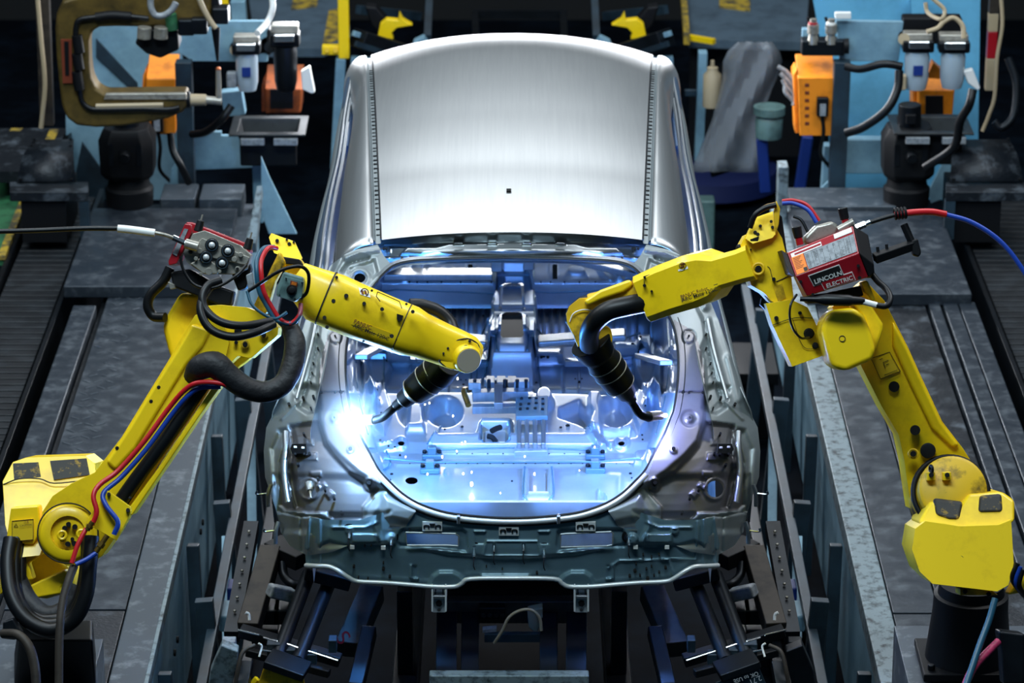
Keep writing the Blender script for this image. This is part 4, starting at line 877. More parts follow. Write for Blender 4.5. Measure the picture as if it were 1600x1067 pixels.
# torch of the left robot
DT = 11.95
def torch(lab, pts, neck, tipa, tipb):
    t = thing('welding_torch', lab, 'torch', PD(*pts[-1][:3]))
    P = [PD(*p[:3]) for p in pts]
    prof = [(0, .0)]; acc = 0
    rings = []
    b = MB(); A = P[0]; ax = (P[-1]-P[0]).normalized(); prof = []
    for p, q in zip(P, pts): prof.append(((p-A).dot(ax), q[3]*p_d(q)/FPX))
    b.lathe(A, ax, prof, 24); bd = b.obj('torch_body', 'rubber', t, bev=.002)
    rgs = MB()
    for f in (.16, .34, .62): rgs.torus(A+ax*(prof[-1][0]*f), ax, float(np.interp(prof[-1][0]*f, [x[0] for x in prof], [x[1] for x in prof]))+.0005, .0022, 28, 6)
    weld(bd, rgs, 'bare')
    MB().tube([PD(*p) for p in neck], .0145, 12).obj('torch_neck', 'dark_metal', t)
    MB().cyl(PD(*tipa), PD(*tipb), .019, .016, 16).obj('nozzle', 'bare', t)
    return t
def p_d(q): return q[2]
torch('welding torch with the brightest arc at its nozzle', [(693, 574, 11.93, 26), (680, 588, 11.95, 27), (662, 600, 11.97, 25), (646, 611, 12.0, 22), (640, 615, 12.0, 16), (630, 624, 12.02, 14), (627, 627, 12.02, 9), (618, 635, 12.03, 8)], [(622, 632, 12.03), (610, 642, 12.04), (598, 652, 12.06), (585, 656, 12.08), (575, 656, 12.1)], (585, 656, 12.08), (565, 655, 12.12))
MB_ = MB(); c = PD(700, 568, 11.9); q = PD(682, 586, 11.94); MB_.cyl(c, q, .05, .058, 20).obj('wrist_flange', 'dark_metal', L, bev=.004)
# ===== robot at the right =====
R = thing('welding_robot', 'yellow welding robot carrying the closed red wire feeder', 'robot', PZ(1500, 1045, 1.1))
RL = [(1300, 480), (1352, 438), (1382, 470), (1419, 543), (1437, 583), (1472, 658), (1505, 701), (1531, 742), (1538, 772), (1500, 800), (1440, 802), (1424, 795), (1417, 750), (1413, 720), (1404, 679), (1377, 634), (1347, 575), (1325, 530)]
a = MB().slab(RL, 11.62, .18, dv=.0004).obj('lower_arm', 'yellow', R, bev=.03, seg=3)
MB().slab([(1395, 500), (1419, 545), (1437, 585), (1472, 660), (1500, 697), (1488, 700), (1455, 668), (1422, 600), (1395, 540)], 11.60, .1, dv=.0004, c=(1430, 650)).obj('arm_rib', 'yellow', R, bev=.014)
weld(a, bolts(MB(), [(1397, 604, 8.5), (1430, 672, 8), (1427, 709, 5)], 11.60, h=.012, n=20), 'void'); 
o = MB(); c = PD(1450, 704, 11.63); axc = (CAM-c).normalized(); o.lathe(c, axc, [(0, .026), (.03, .026), (.032, .02), (.028, 0)], 24).obj('rubber_plug', 'dark', R)
weld(a, MB().torus(PD(1427, 709, 11.6), axc, .015, .004), 'yellow_dirty')
lb = MB().slab([(1361, 560), (1390, 550), (1407, 580), (1376, 592)], 11.585, .01).obj('warning_label', 'label_yellow', R)
e = MB()
for p, q in (((1361, 560), (1390, 550)), ((1390, 550), (1407, 580)), ((1407, 580), (1376, 592)), ((1376, 592), (1361, 560)), ((1380, 566), (1388, 563)), ((1380, 566), (1384, 576)), ((1384, 570), (1389, 568)), ((1382, 586), (1402, 578)), ((1374, 562), (1379, 560))): line3(e, [p+(11.58,), q+(11.58,)], .0011, 4)
weld(lb, e, 'ink')
# joint barrel and motor cover
c = PD(1480, 780, 11.66); axd = V((.02, -.8, .6)).normalized()
j = MB(); j.lathe(c-axd*.04, axd, [(0, .124), (.10, .124), (.12, .122), (.125, .116), (.18, .114), (.188, .1), (.19, 0)], 40).obj('joint_barrel', 'yellow_dirty', R, bev=.003)
MB().torus(c+axd*.085, axd, .126, .009, 44, 8).obj('joint_seal', 'dark', R)
for u, v in ((1455, 742), (1480, 742)):
    k = MB().slab([(u-7, v-4), (u+6, v-5), (u+7, v+8), (u-7, v+9)], 11.5, .05).obj('lifting_lug', 'yellow', R, bev=.004)
    weld(k, bolts(MB(), [(u, v, 4)], 11.498), 'void')
MB().torus(PD(1455, 733, 11.5), (1, .3, 0), .012, .005).obj('eye_bolt', 'dark_metal', R)
CV = [(1438, 800), (1452, 782), (1500, 790), (1512, 771), (1566, 767), (1586, 780), (1588, 800), (1586, 830), (1582, 880), (1575, 918), (1560, 926), (1455, 914), (1436, 895), (1424, 858), (1426, 818)]
mc = MB().slab([(1430, 826), (1446, 814), (1500, 822), (1560, 820), (1580, 812), (1584, 880), (1576, 914), (1558, 924), (1457, 912), (1437, 893), (1425, 858)], 11.38, .30, dv=-.0004).obj('motor_cover', 'yellow', R, bev=.035, seg=4)
t2 = MB().slab([(1434, 818), (1454, 783), (1500, 791), (1513, 772), (1566, 768), (1586, 782), (1586, 815), (1560, 826), (1500, 828), (1446, 822)], 11.455, .24, dv=-.0014).obj('motor_housing', 'yellow', R, bev=.02, seg=3)
weld(t2, MB().slab([(1458, 778), (1506, 784), (1500, 812), (1484, 812), (1462, 805)], 11.448, .03, dv=-.0014, c=(1512, 800)), 'black_worn')
weld(t2, MB().slab([(1530, 774), (1566, 771), (1568, 800), (1528, 801)], 11.448, .03, dv=-.0014, c=(1512, 800)), 'black_worn')
weld(mc, MB().torus(PD(1501, 873, 11.378), axc, .0095, .0012), 'ink')
o = MB().slab([(1592, 900), (1604, 890), (1604, 925), (1575, 930)], 11.4, .1).obj('base_casting', 'yellow', R, bev=.01)
o = MB().slab([(1500, 914), (1550, 922), (1560, 930), (1500, 930)], 11.5, .12).obj('base_flange', 'yellow_dirty', R, bev=.008)
weld(o, bolts(MB(), [(1508, 924, 4), (1545, 928, 4)], 11.49), 'dark')
# elbow
DE = 11.5
eb = MB().slab([(1157, 382), (1166, 366), (1210, 352), (1222, 372), (1236, 428), (1240, 465), (1225, 480), (1205, 470), (1193, 457), (1174, 446), (1164, 418)], DE-.02, .2).obj('elbow_housing', 'yellow', R, bev=.02)
weld(eb, bolts(MB(), [(1185, 420, 5.5), (1209, 436, 3), (1173, 390, 1.5)], DE-.03, h=.016), 'dark'); weld(eb, MB().torus(PD(1185, 420, DE-.045), axc, .018, .005), 'yellow_dirty')
e = MB(); line3(e, [(1199, 416, DE-.022), (1203, 420, DE-.022), (1207, 436, DE-.022)], .0016, 4); line3(e, [(1213, 440, DE-.022), (1233, 431, DE-.022)], .0018, 4); weld(eb, e, 'ink')
MB().slab([(1208, 448), (1222, 443), (1228, 465), (1216, 472)], DE-.023, .006).obj('pocket', 'yellow_dirty', eb)
lo = MB().slab([(1196, 474), (1236, 468), (1262, 480), (1272, 500), (1296, 552), (1238, 573), (1222, 540), (1207, 508)], DE-.04, .16).obj('elbow_cover', 'yellow', R, bev=.012)
e = MB(); line3(e, [(1207, 508, DE-.046), (1240, 497, DE-.046), (1270, 497, DE-.046)], .0018, 4); line3(e, [(1238, 497, DE-.046), (1250, 532, DE-.05), (1262, 545, DE-.046), (1290, 540, DE-.046)], .0014, 4); weld(lo, e, 'ink')
weld(lo, bolts(MB(), [(1213, 497, 3.5), (1250, 489, 3)], DE-.05), 'dark')
for u, v, r in ((1264, 521, .018), (1274, 540, .011)):
    c = PD(u, v, DE-.03); MB().lathe(c, CAM-c, [(0, r), (.015, r), (.016, r*.8), (.035, r*.75), (.036, 0)], 14).obj('plug_socket', 'dark', R)
MB().slab([(1213, 331), (1222, 338), (1240, 470), (1232, 475), (1218, 372), (1208, 368)], DE-.0, .1).obj('gap_plate', 'dark', R, bev=.004)
tb = MB().slab([(1165, 373), (1170, 360), (1180, 340), (1208, 330), (1212, 366), (1207, 372), (1176, 381)], DE-.03, .05, dv=-.0012).obj('cable_bracket', 'yellow', R, bev=.004)
weld(tb, bolts(MB(), [(1188, 353, 2.6), (1205, 346, 2.6), (1207, 355, 2.6), (1180, 363, 3), (1184, 366, 3)], DE-.03), 'ink')
MB().slab([(1209, 331), (1213, 313), (1219, 326), (1217, 350), (1212, 368)], DE-.05, .02).obj('bracket_fin', 'yellow_dirty', R, bev=.003)
MB().slab([(1172, 374), (1186, 369), (1184, 378), (1174, 381)], DE-.05, .02).obj('clamp', 'dark', R)
# motor cover at the elbow
MB().slab([(1286, 500), (1300, 484), (1334, 480), (1350, 492), (1362, 520), (1369, 546), (1364, 562), (1322, 580), (1303, 575), (1296, 566), (1283, 520)], 11.26, .22).obj('motor_cover', 'yellow', R, bev=.028, seg=4)
MB().slab([(1330, 470), (1356, 468), (1380, 505), (1381, 512), (1369, 550), (1358, 545), (1350, 500)], 11.34, .2).obj('elbow_casting', 'yellow', R, bev=.014)
MB().slab([(1345, 440), (1356, 438), (1368, 468), (1364, 472), (1352, 456)], 11.36, .08).obj('feeder_arm', 'yellow', R, bev=.006)
b = MB(); b.torus(PD(1316, 529, 11.258), axc, .0095, .0012); b.obj('cover_mark', 'ink', R)
# forearm
FR = [(1000, 469, 34, 11.68), (1012, 464, 39, 11.68), (1050, 449, 41, 11.64), (1090, 436, 43, 11.6), (1112, 429, 40, 11.58), (1130, 423, 27, 11.56), (1165, 413, 27, 11.53), (1180, 408, 29, 11.52)]
fo = MB().loft(ring_loft(FR, [.085, .1, .105, .11, .105, .09, .09, .09], 6, 8, math.pi/8)).obj('forearm', 'yellow', R, bev=.012, ang=28)
fo2 = 11.5
e = MB(); line3(e, [(1007, 448, 11.57), (1006, 432, 11.57), (1043, 421, 11.535), (1044, 434, 11.535)], .0018, 4, 1); weld(fo, e, 'ink')
weld(fo, bolts(MB(), [(1007, 433, 2), (1007, 446, 2.6), (1043, 421, 2), (1042, 434, 2.6), (1018, 455, 2), (1083, 436, 1.2), (1155, 386, 3)], 11.56), 'dark')
st = MB().slab(decal(fo, [(1058, 410), (1073, 407), (1075, 420), (1060, 424)]), 0, .006).obj('hand_sticker', 'white', fo)
e = MB(); cc = PD(1066.5, 415.5, front(fo, 1066.5, 415.5, .004)); e.torus(cc, CAM-cc, .011, .0012, 20, 6); weld(st, e, 'ink')
for dy in (-2.5, 1.5): weld(st, MB().slab(decal(fo, [(1063, 415+dy), (1069, 413.4+dy), (1069.6, 415+dy), (1063.6, 416.6+dy)], .004), 0, .004), 'brown_ink')
lb = MB().slab(decal(fo, [(1063, 462), (1121, 443), (1123, 453), (1065, 472)]), 0, .006).obj('model_label', 'yellow_worn', fo)
text('FANUC Robot', (1064, 466.5), (1106, 452.5), (front(fo, 1064, 465), front(fo, 1106, 451)), 'brown_ink', lb, .01, bold=.012); text('ARC Mate 120iC', (1066, 472), (1122, 453.5), (front(fo, 1066, 469), front(fo, 1120, 451)), 'ink', lb, .012, bold=.012)
# wrist: neck, fork and dirty joint
MB().loft(ring_loft([(1005, 462, 22, 11.74), (975, 468, 20, 11.76), (945, 475, 22, 11.79), (925, 480, 22, 11.8)], [.06, .055, .05, .04], 4)).obj('wrist_arm', 'yellow_dirty', R, ang=50)
MB().slab([(912, 470), (938, 453), (985, 436), (990, 446), (975, 456), (940, 468), (918, 478)], 11.68, .08).obj('wrist_shell', 'yellow', R, bev=.01)
wk = MB().slab([(885, 490), (890, 478), (905, 466), (925, 464), (942, 472), (938, 495), (925, 520), (916, 540), (903, 542), (897, 525), (886, 505)], 11.76, .12).obj('wrist_joint', 'yellow_dirty', R, bev=.015)
e = MB(); line3(e, [(890, 503, 11.755), (896, 490, 11.75), (910, 484, 11.75), (925, 485, 11.75)], .0026, 6); weld(wk, e, 'white')
MB().slab([(883, 505), (887, 480), (905, 464), (928, 457), (936, 462), (908, 474), (893, 490), (892, 508)], 11.77, .1).obj('wrist_seal', 'dark_metal', R, bev=.01)
MB().slab([(938, 505), (955, 512), (958, 535), (935, 552), (925, 540), (932, 515)], 11.80, .1).obj('wrist_fork', 'yellow_dirty', R, bev=.012)
c0 = PD(922, 534, 11.82); c1 = PD(936, 556, 11.85)
o = MB().cyl(c0, c1, .075, .06, 28).obj('wrist_flange', 'dark_metal', R, bev=.006); weld(o, MB().cyl(PD(931, 549, 11.84), PD(937, 558, 11.86), .064, .055, 28), 'rusty')
hose('wrist_conduit', [(1010, 472, 11.62), (980, 478, 11.6), (950, 486, 11.6), (930, 502, 11.62), (921, 520, 11.68), (921, 540, 11.76)], .034, 'rubber', 'black rubber conduit bending over the dirty wrist of the red feeder robot', 'conduit')
torch('welding torch with the faint violet arc at its nozzle', [(937, 556, 11.85, 25), (945, 567, 11.87, 28), (955, 583, 11.9, 27), (967, 600, 11.93, 25), (972, 606, 11.94, 18), (980, 617, 11.96, 15), (983, 620, 11.97, 10), (988, 627, 11.98, 8)], [(985, 623, 11.97), (991, 634, 11.99), (1000, 647, 12.02), (1012, 652, 12.06), (1020, 651, 12.1)], (1013, 651, 12.07), (1032, 649, 12.16))
# red wire feeder
f = thing('wire_feeder', 'closed red wire feeder with a white maker plate on the robot elbow', 'wire feeder', PD(1300, 465, 11.4))
A, B = PD(1230, 395, 11.31), PD(1333, 353, 11.31); C, D = PD(1243, 432, 11.24), PD(1342, 396, 11.24); E, G = PD(1261, 463, 11.27), PD(1357, 433, 11.27)
bk = FW*.17
MB().loft([[A, C, E, E+bk, A+bk], [B, D, G, G+bk, B+bk]]).obj('case', 'red_paint', f, bev=.004)
def onface(p, q, r_, s_, off=.003):
    """corner points of a rectangle on a quad face (bilinear)"""
    def bl(Q, x, y): return Q[0].lerp(Q[1], x).lerp(Q[2].lerp(Q[3], x), y)
    return bl
UPF = (A, B, C, D); LOF = (C, D, E, G)
def bl(Q, x, y): return Q[0].lerp(Q[1], x).lerp(Q[2].lerp(Q[3], x), y)
def plate(name, Q, x0, x1, y0, y1, m, par, off=.002):
    n = (Q[1]-Q[0]).cross(Q[2]-Q[0]).normalized(); n = n if n.dot(CAM-Q[0]) > 0 else -n
    return MB().prism([bl(Q, x0, y0)+n*off, bl(Q, x1, y0)+n*off, bl(Q, x1, y1)+n*off, bl(Q, x0, y1)+n*off], n*-.004).obj(name, m, par)
def ftext(s, Q, x0, y0, x1, m, par, off=.003, bold=0.):
    n = (Q[1]-Q[0]).cross(Q[2]-Q[0]).normalized(); n = n if n.dot(CAM-Q[0]) > 0 else -n
    c_ = bpy.data.curves.new('lettering', 'FONT'); c_.body = s; c_.extrude = .0006; c_.offset = bold
    o_ = bpy.data.objects.new('lettering', c_); COL.objects.link(o_); bpy.context.view_layer.update()
    P0, P1 = bl(Q, x0, y0), bl(Q, x1, y0); x = (P1-P0); k_ = x.length/max(o_.dimensions.x, 1e-3); x.normalize(); y = n.cross(x)
    mx = Matrix((x, y, n)).transposed().to_4x4() @ Matrix.Scale(k_, 4); mx.translation = P0+n*off-ORG[par.name]; return tomesh(o_, mx, m, par, 'lettering')
plate('stripe', UPF, .04, .5, .1, .26, 'white', f); p_ = plate('stripe', UPF, .70, .97, .03, .2, 'white', f)
plate('stripe_core', UPF, .09, .49, .15, .22, 'red_paint', f, .0028)
lb = plate('instruction_label', UPF, .22, .98, .28, .92, 'label_grey', f)
for k in range(9):
    x = .24+k*.083
    plate('text_column', UPF, x, x+.004, .32, .90, 'ink', lb, .0026)
for k in range(7):
    for j in range(11):
        if (k*7+j*5) % 11 != 0: pass
        weld(lb, MB().prism([bl(UPF, .25+k*.083*1.2, .34+j*.05)+(CAM-A).normalized()*.003, bl(UPF, .25+k*.083*1.2+.03+((k*j) % 3)*.012, .34+j*.05)+(CAM-A).normalized()*.003, bl(UPF, .25+k*.083*1.2+.03+((k*j) % 3)*.012, .355+j*.05)+(CAM-A).normalized()*.003, bl(UPF, .25+k*.083*1.2, .355+j*.05)+(CAM-A).normalized()*.003], (0, .001, 0)), 'ink')
ol = plate('warning_label', UPF, .03, .21, .26, .97, 'label_orange', f)
for j in range(8): plate('text_line', UPF, .05, .17-.02*(j % 3), .32+j*.06, .34+j*.06, 'brown_ink', ol, .0026)
plate('label_picture', UPF, .15, .205, .80, .95, 'ink', ol, .0026)
def logo(Q):
    w_ = plate('maker_plate', Q, .17, .665, .14, .66, 'white', f)
    plate('plate_black', Q, .18, .655, .17, .63, 'ink', w_, .003)
    w2 = plate('maker_plate', Q, .29, .80, .58, .95, 'white', f, .0025)
    plate('plate_red', Q, .30, .79, .61, .92, 'red_paint', w2, .0035)
    ftext('LINCOLN', Q, .20, .57, .635, 'white', w_, .0045, .025); ftext('ELECTRIC', Q, .335, .89, .76, 'white', w2, .0045, .02)
logo(LOF)
weld(lb, MB(), 'ink') if False else None
cs = MB(); bolts(cs, [(1251, 440, 2.5), (1341, 415, 2.5), (1343, 434, 3), (1270, 460, 2.5)], 11.25); cs.obj('case_screw', 'dark', f)
MB().loft([[B+V((.002, 0, 0)), D+V((.002, 0, 0)), G+V((.002, 0, 0)), G+bk, B+bk], [B+V((.05, 0, -.03)), PD(1366, 414, 11.28), PD(1366, 425, 11.29), G+bk+V((.04, 0, 0)), B+bk+V((.05, 0, -.03))]]).obj('end_plate', 'dark', f, bev=.004)
MB().loft([[A+V((0, 0, -.002)), C, C+bk, A+bk], [A+V((-.02, 0, .01)), C+V((-.02, 0, .01)), C+bk+V((-.02, 0, .01)), A+bk+V((-.02, 0, .01))]]).obj('end_plate', 'dark', f, bev=.003)
fm = MB().slab([(1255, 372), (1275, 352), (1300, 345), (1312, 352), (1308, 366), (1262, 383)], 11.42, .1).obj('feed_block', 'bare', f, bev=.012)
MB().cyl(PD(1310, 360, 11.4), PD(1334, 347, 11.4), .014).obj('feed_shaft', 'bare', f)
for u, v in ((1246, 362), (1318, 333)):
    A2 = PD(u+2, v+10, 11.42); B2 = PD(u-2, v-8, 11.42); MB().cyl(A2, B2, .015, .017, 12).obj('tension_knob', 'rubber', f, bev=.004); MB().cyl(A2+(A2-B2)*.6, A2, .012, n=10).obj('knob_collar', 'red_paint', f)
MB().slab([(1258, 462), (1290, 458), (1345, 446), (1350, 462), (1300, 472), (1262, 474)], 11.36, .12).obj('mounting_plate', 'dark', f, bev=.006)
MB().bar(PD(1366, 404, 11.36), PD(1428, 382, 11.38), .035, .03).obj('support_arm', 'dark', f, bev=.004)
MB().slab([(1424, 376), (1434, 372), (1440, 395), (1436, 402), (1426, 398)], 11.36, .04).obj('support_end', 'dark', f, bev=.006)
for u in (1372, 1386): MB().cyl(PD(u, 394-(u-1372)*.3, 11.37), PD(u-1, 386-(u-1372)*.3, 11.37), .005).obj('pin', 'dark', f)
MB().bar(PD(1426, 382, 11.38), PD(1412, 350, 11.38), .02, .02).obj('clamp_post', 'dark', f, bev=.003)
cl = MB()
for k in range(4): cl.torus(PD(1399+k*5, 334-k*.5, 11.38), V((1, .1, .1)), .017, .0045, 18, 6)
cl.obj('hose_clamp', 'dark', f)
MB().cyl(PD(1337, 356, 11.38), PD(1352, 350, 11.38), .0125, n=6).cyl(PD(1348, 352, 11.38), PD(1360, 347, 11.38), .009, n=10).obj('inlet_nut', 'chrome', f)
t = thing('feeder_hose', 'wire hose running black then red then blue away from the closed red feeder', 'hose', PD(1480, 335, 11.4))
MB().tube([PD(1358, 348, 11.38), PD(1380, 341, 11.38), PD(1398, 336, 11.38)], .0075).obj('black_section', 'rubber', t)
MB().tube([PD(1398, 336, 11.38), PD(1425, 332, 11.38), PD(1455, 331, 11.39), PD(1478, 335, 11.4)], .0115).obj('red_section', 'red_hose', t)
MB().tube([PD(1477, 335, 11.4), PD(1515, 346, 11.4), PD(1552, 368, 11.4), PD(1580, 396, 11.4), PD(1610, 440, 11.4)], .0085).obj('blue_section', 'blue_hose', t)
# torch cable plug and cable loops
t = thing('cable_plug', 'black cable plug lying under the closed red feeder with a white marked cable', 'cable', PD(1300, 475, 11.2))
MB().lathe(PD(1250, 467, 11.22), PD(1345, 470, 11.2)-PD(1250, 467, 11.22), [(0, .008), (.05, .010), (.075, .017), (.085, .019), (.16, .019), (.17, .015), (.2, .013), (.21, .009)], 16).obj('plug_body', 'rubber', t)
MB().tube([PD(1343, 470, 11.2), PD(1355, 473, 11.2), PD(1370, 477, 11.2)], .0105).obj('white_marking', 'white', t)
MB().tube([PD(1369, 477, 11.2), PD(1385, 478, 11.2), PD(1391, 466, 11.22), (PD(1385, 452, 11.25)), PD(1372, 440, 11.3), PD(1362, 428, 11.33)], .0105).obj('cable', 'rubber', t)
hose('plug_wire', [(1245, 460, 11.3), (1236, 475, 11.28), (1234, 495, 11.28), (1240, 515, 11.3), (1252, 528, 11.32), (1264, 527, 11.38)], .004, 'rubber', 'thin black wire drooping to the round socket on the elbow cover', 'wire')
hose('socket_cable', [(1276, 543, 11.42), (1270, 556, 11.42), (1258, 552, 11.42), (1250, 535, 11.44), (1252, 520, 11.45)], .004, 'label_yellow', 'thin yellowish wire below the round socket on the elbow cover', 'wire') if False else None
hose('blue_arch_hose', [(1222, 318, 11.46), (1240, 318, 11.46), (1262, 328, 11.45), (1276, 348, 11.44)], .007, 'blue_hose', 'blue hose arching from the yellow bracket to the red feeder', 'hose')
hose('red_arch_hose', [(1222, 314, 11.47), (1240, 313, 11.47), (1262, 321, 11.46), (1280, 345, 11.45)], .006, 'red_hose', 'red hose arching just above the blue one to the red feeder', 'hose')
hose('grey_arch_wire', [(1240, 338, 11.46), (1252, 344, 11.45), (1262, 362, 11.44)], .005, 'dark_metal', 'short grey wire behind the red feeder', 'wire')
hose('bracket_wire', [(1172, 356, 11.45), (1180, 336, 11.44), (1195, 325, 11.44), (1213, 320, 11.44)], .009, 'rubber', 'black hose lying on the yellow bracket above the elbow', 'hose')
hose('bracket_pipe', [(1182, 332, 11.46), (1196, 322, 11.46), (1211, 318, 11.46)], .005, 'brass', 'thin brass pipe on the yellow bracket above the elbow', 'pipe')
c = PD(1155, 387, 11.5); k = MB().ball(c, .012).obj('end_stop', 'dark', R)
MB().slab([(1190, 466), (1200, 478), (1196, 484), (1188, 476)], 11.55, .05).obj('cable_clip', 'dark', R)
# pedestal
pd = thing('robot_pedestal', 'round black pedestal under the robot with the red feeder', 'pedestal', PZ(1520, 1045, DECK))
c = PZ(1512, 1035, 1.1); MB().lathe(c, (0, 0, 1), [(0, .155), (.02, .15), (.2, .13), (.26, .128), (.265, .115), (.3, .11)], 32).obj('pedestal_body', 'dark', pd)
MB().box(c+V((.03, .0, .01)), (.40, .3, .03)).obj('base_plate', 'dark', pd, bev=.005)
weld(pd.children[0], MB().cyl(c+V((-.14, -.11, .02)), c+V((-.14, -.11, .045)), .014, n=6), 'dark_metal')
MB().bx(c.x-.22, c.x+.6, c.y-.5, c.y+.34, DECK+.013, 1.085).obj('plinth', 'deck_rim', pd, bev=.004)
hose('pedestal_hose', [(1555, 935, 11.3), (1545, 970, 11.28), (1530, 1010, 11.25), (1508, 1075, 11.2)], .011, 'teal_hose', 'blue grey taped hose hanging in front of the round pedestal', 'hose')
hose('pink_hose', [(1560, 1002, 11.3), (1540, 1022, 11.27), (1520, 1045, 11.24), (1504, 1080, 11.2)], .013, 'pink', 'pink taped hose hanging in front of the round pedestal', 'hose')
o = MB().slab([(1560, 985), (1602, 990), (1602, 1070), (1568, 1070), (1565, 1020)], 11.35, .1).obj('valve_block', 'dark_metal', None, bev=.01); tag(o, 'dark valve block beside the round pedestal at the frame corner', 'valve')
for k in range(3): hose('side_cable', [(1590+k*4, 880+k*5, 11.35), (1582+k*5, 905+k*4, 11.36), (1600, 930, 11.4)], .009, ('rubber', 'blue_hose', 'rubber')[k], ['upper black cable curling beside the round pedestal robot base', 'blue cable curling beside the round pedestal robot base', 'lower black cable curling beside the round pedestal robot base'][k], 'cable')
# ---------- welding arcs ----------
pa, pb = PD(553, 655, 12.1), PD(1040, 649, 12.15)
arc = MB().ball(pa, .022, n=16).obj('welding_arc', 'arc'); tag(arc, 'blinding white welding arc on the flange at the torch tip', 'arc')
arc2 = MB().ball(pb, .008, n=12).obj('welding_arc', 'arc_small'); tag(arc2, 'small violet welding arc on the flange at the other torch tip', 'arc')
point('arc_or_fill_light', pa+V((.0, -.02, .0)), 45, (.3, .58, 1), .02); point('arc_or_fill_light', PD(590, 640, 12.6), 50, (.07, .34, 1), .03); point('arc_or_fill_light', PD(1016, 640, 12.65), 46, (.12, .30, 1), .03); point('arc_or_fill_light', pb+V((-.03, .06, .0)), 10, (.36, .42, 1), .02)  # the two points inside the body are added to brighten the floor
for p_, e_ in ((pa+V((.22, .5, .25)), 60), (pb+V((-.22, .5, .25)), 40)): pass
SP = [(691, 725, 3), (722, 711, 2.2), (708, 686, 2.5), (737, 768, 5), (737, 757, 2.5), (724, 767, 2.6), (835, 752, 3), (668, 760, 2.6), (905, 762, 1.4), (782, 782, 1.6), (671, 637, 2), (664, 647, 2), (715, 602, 2.5), (714, 720, 2), (727, 717, 2), (788, 803, 2.4), (634, 733, 2), (929, 720, 2.2), (820, 720, 2)]
for i, (u, v, r) in enumerate(SP):
    p = onF(u, v, .03+.02*(i % 3)); o = MB().ball(p, r*.42/400, 1, 1, 1.8, 8).obj('spark', 'spark'); tag(o, 'glowing spark above the pressed car floor', 'spark', 'sparks over the car floor')

fm = MB().ball(pa, .19, n=24).obj('arc_bloom', 'bloom', loc=pa); tag(fm, 'haze put in as the light fume around the white arc', 'bloom', kind='stuff')  # haze ball added to stand in for the arc's lens bloom
# ---------- platforms either side of the pit ----------
def X(u, v, z=DECK): return PZ(u, v, z).x
def Y(v, z=DECK): return PZ(800, v, z).y
HD_ = (6.25-DECK)/math.cos(TH)
def rx(u, v): return (u-800)/(v+1432)*HD_
Lp = thing('steel_platform', 'worn steel platform carrying the robot with the caution sticker', 'platform', (-1.7, 2.5, 0))
MB().bx(-1.93, -1.47, .75, 5.8, .74, .80).obj('deck_plate', 'deck', Lp, bev=.004)
MB().bx(-1.93, -1.47, -1.2, .74, .74, .798).obj('deck_plate', 'deck_dark', Lp, bev=.004)
MB().bx(-1.465, -1.325, -1.2, 5.8, .72, .803).obj('edge_rim', 'deck_rim', Lp, bev=.006)
MB().bx(-2.08, -1.97, -1.2, 4.2, .74, .81).obj('edge_strip', 'deck', Lp, bev=.006)
MB().bx(-1.96, -1.94, -1.2, 5.8, .70, .77).obj('rail', 'dark_metal', Lp)
MB().bx(-2.14, -1.40, 4.33, 5.55, .80, .86).obj('raised_plate', 'deck', Lp, bev=.006)
for x0, x1 in ((-1.80, -1.62), (-1.60, -1.38)): MB().bx(x0, x1, 5.58, 5.84, .80, .90).obj('step_plate', 'deck_rim', Lp, bev=.008)
MB().bx(-1.36, -1.33, -1.2, 6.0, .10, .72).obj('side_panel', 'steelblue', Lp, bev=.003)
MB().bx(-1.335, -1.318, -1.2, 6.0, .76, .806).obj('edge_bead', 'chipped', Lp, bev=.004)
b = MB()
for y in (1.0, 1.12, 2.2, 2.3): b.cyl((-1.32, y, .5), (-1.31, y, .5), .014)
weld([o for o in Lp.children if o.name.startswith('side_panel')][0], b, 'dark')
for y in (.3, 1.5, 2.7, 3.9): MB().bar((-1.27, y, .08), (-1.29, y+.1, .7), .05, .05).obj('post', 'steelblue_dark', Lp, bev=.004)
MB().bx(-2.1, -1.4, -1.2, 5.85, 0, .1).obj('platform_base', 'dark_metal', Lp)
rr = random.Random(11)
def scuffs(m_, x0, x1, y0, y1, z, n, o):
    b = MB()
    for i in range(n):
        x, y = rr.uniform(x0, x1), rr.uniform(y0, y1); a = rr.choice((.6, -.6)) if m_ else rr.uniform(0, 3)
        b.box((x, y, z), (.035, .007, .0016), Matrix.Rotation(a, 3, 'Z'))
    weld(o, b, 'deck_rim')
tp = [o for o in Lp.children if o.name.startswith('deck_plate')][0]
b = MB()
for i in range(60):
    for j in range(3):
        if rr.random() < .75: b.box((-1.90+j*.05+(i % 2)*.02, .8+i*.075, .8012), (.045, .008, .002), Matrix.Rotation(.7 if (i+j) % 2 else -.7, 3, 'Z'))
weld(tp, b, 'deck_rim')
Rp = thing('steel_platform', 'worn steel platform carrying the robot with the red feeder', 'platform', (1.8, 2.5, 0))
MB().bx(1.36, 1.385, -1.2, 6.0, .10, .72).obj('side_panel', 'steelblue', Rp, bev=.003)
MB().bx(1.335, 1.44, -1.2, 5.8, .72, .804).obj('edge_rim', 'chipped', Rp, bev=.006)
MB().bx(1.445, 1.62, .72, 4.3, .74, .80).obj('deck_plate', 'deck', Rp, bev=.004)
MB().bx(1.445, 1.62, -1.2, .71, .74, .798).obj('deck_plate', 'deck', Rp, bev=.004)
MB().bx(1.625, 1.96, -1.2, 4.3, .74, .80).obj('deck_plate', 'deck_dark', Rp, bev=.004)
for x0, x1 in ((1.975, 2.03), (2.045, 2.115), (2.12, 2.2)): MB().bx(x0, x1, -1.2, 4.25, .74, .81).obj('edge_strip', 'deck', Rp, bev=.006)
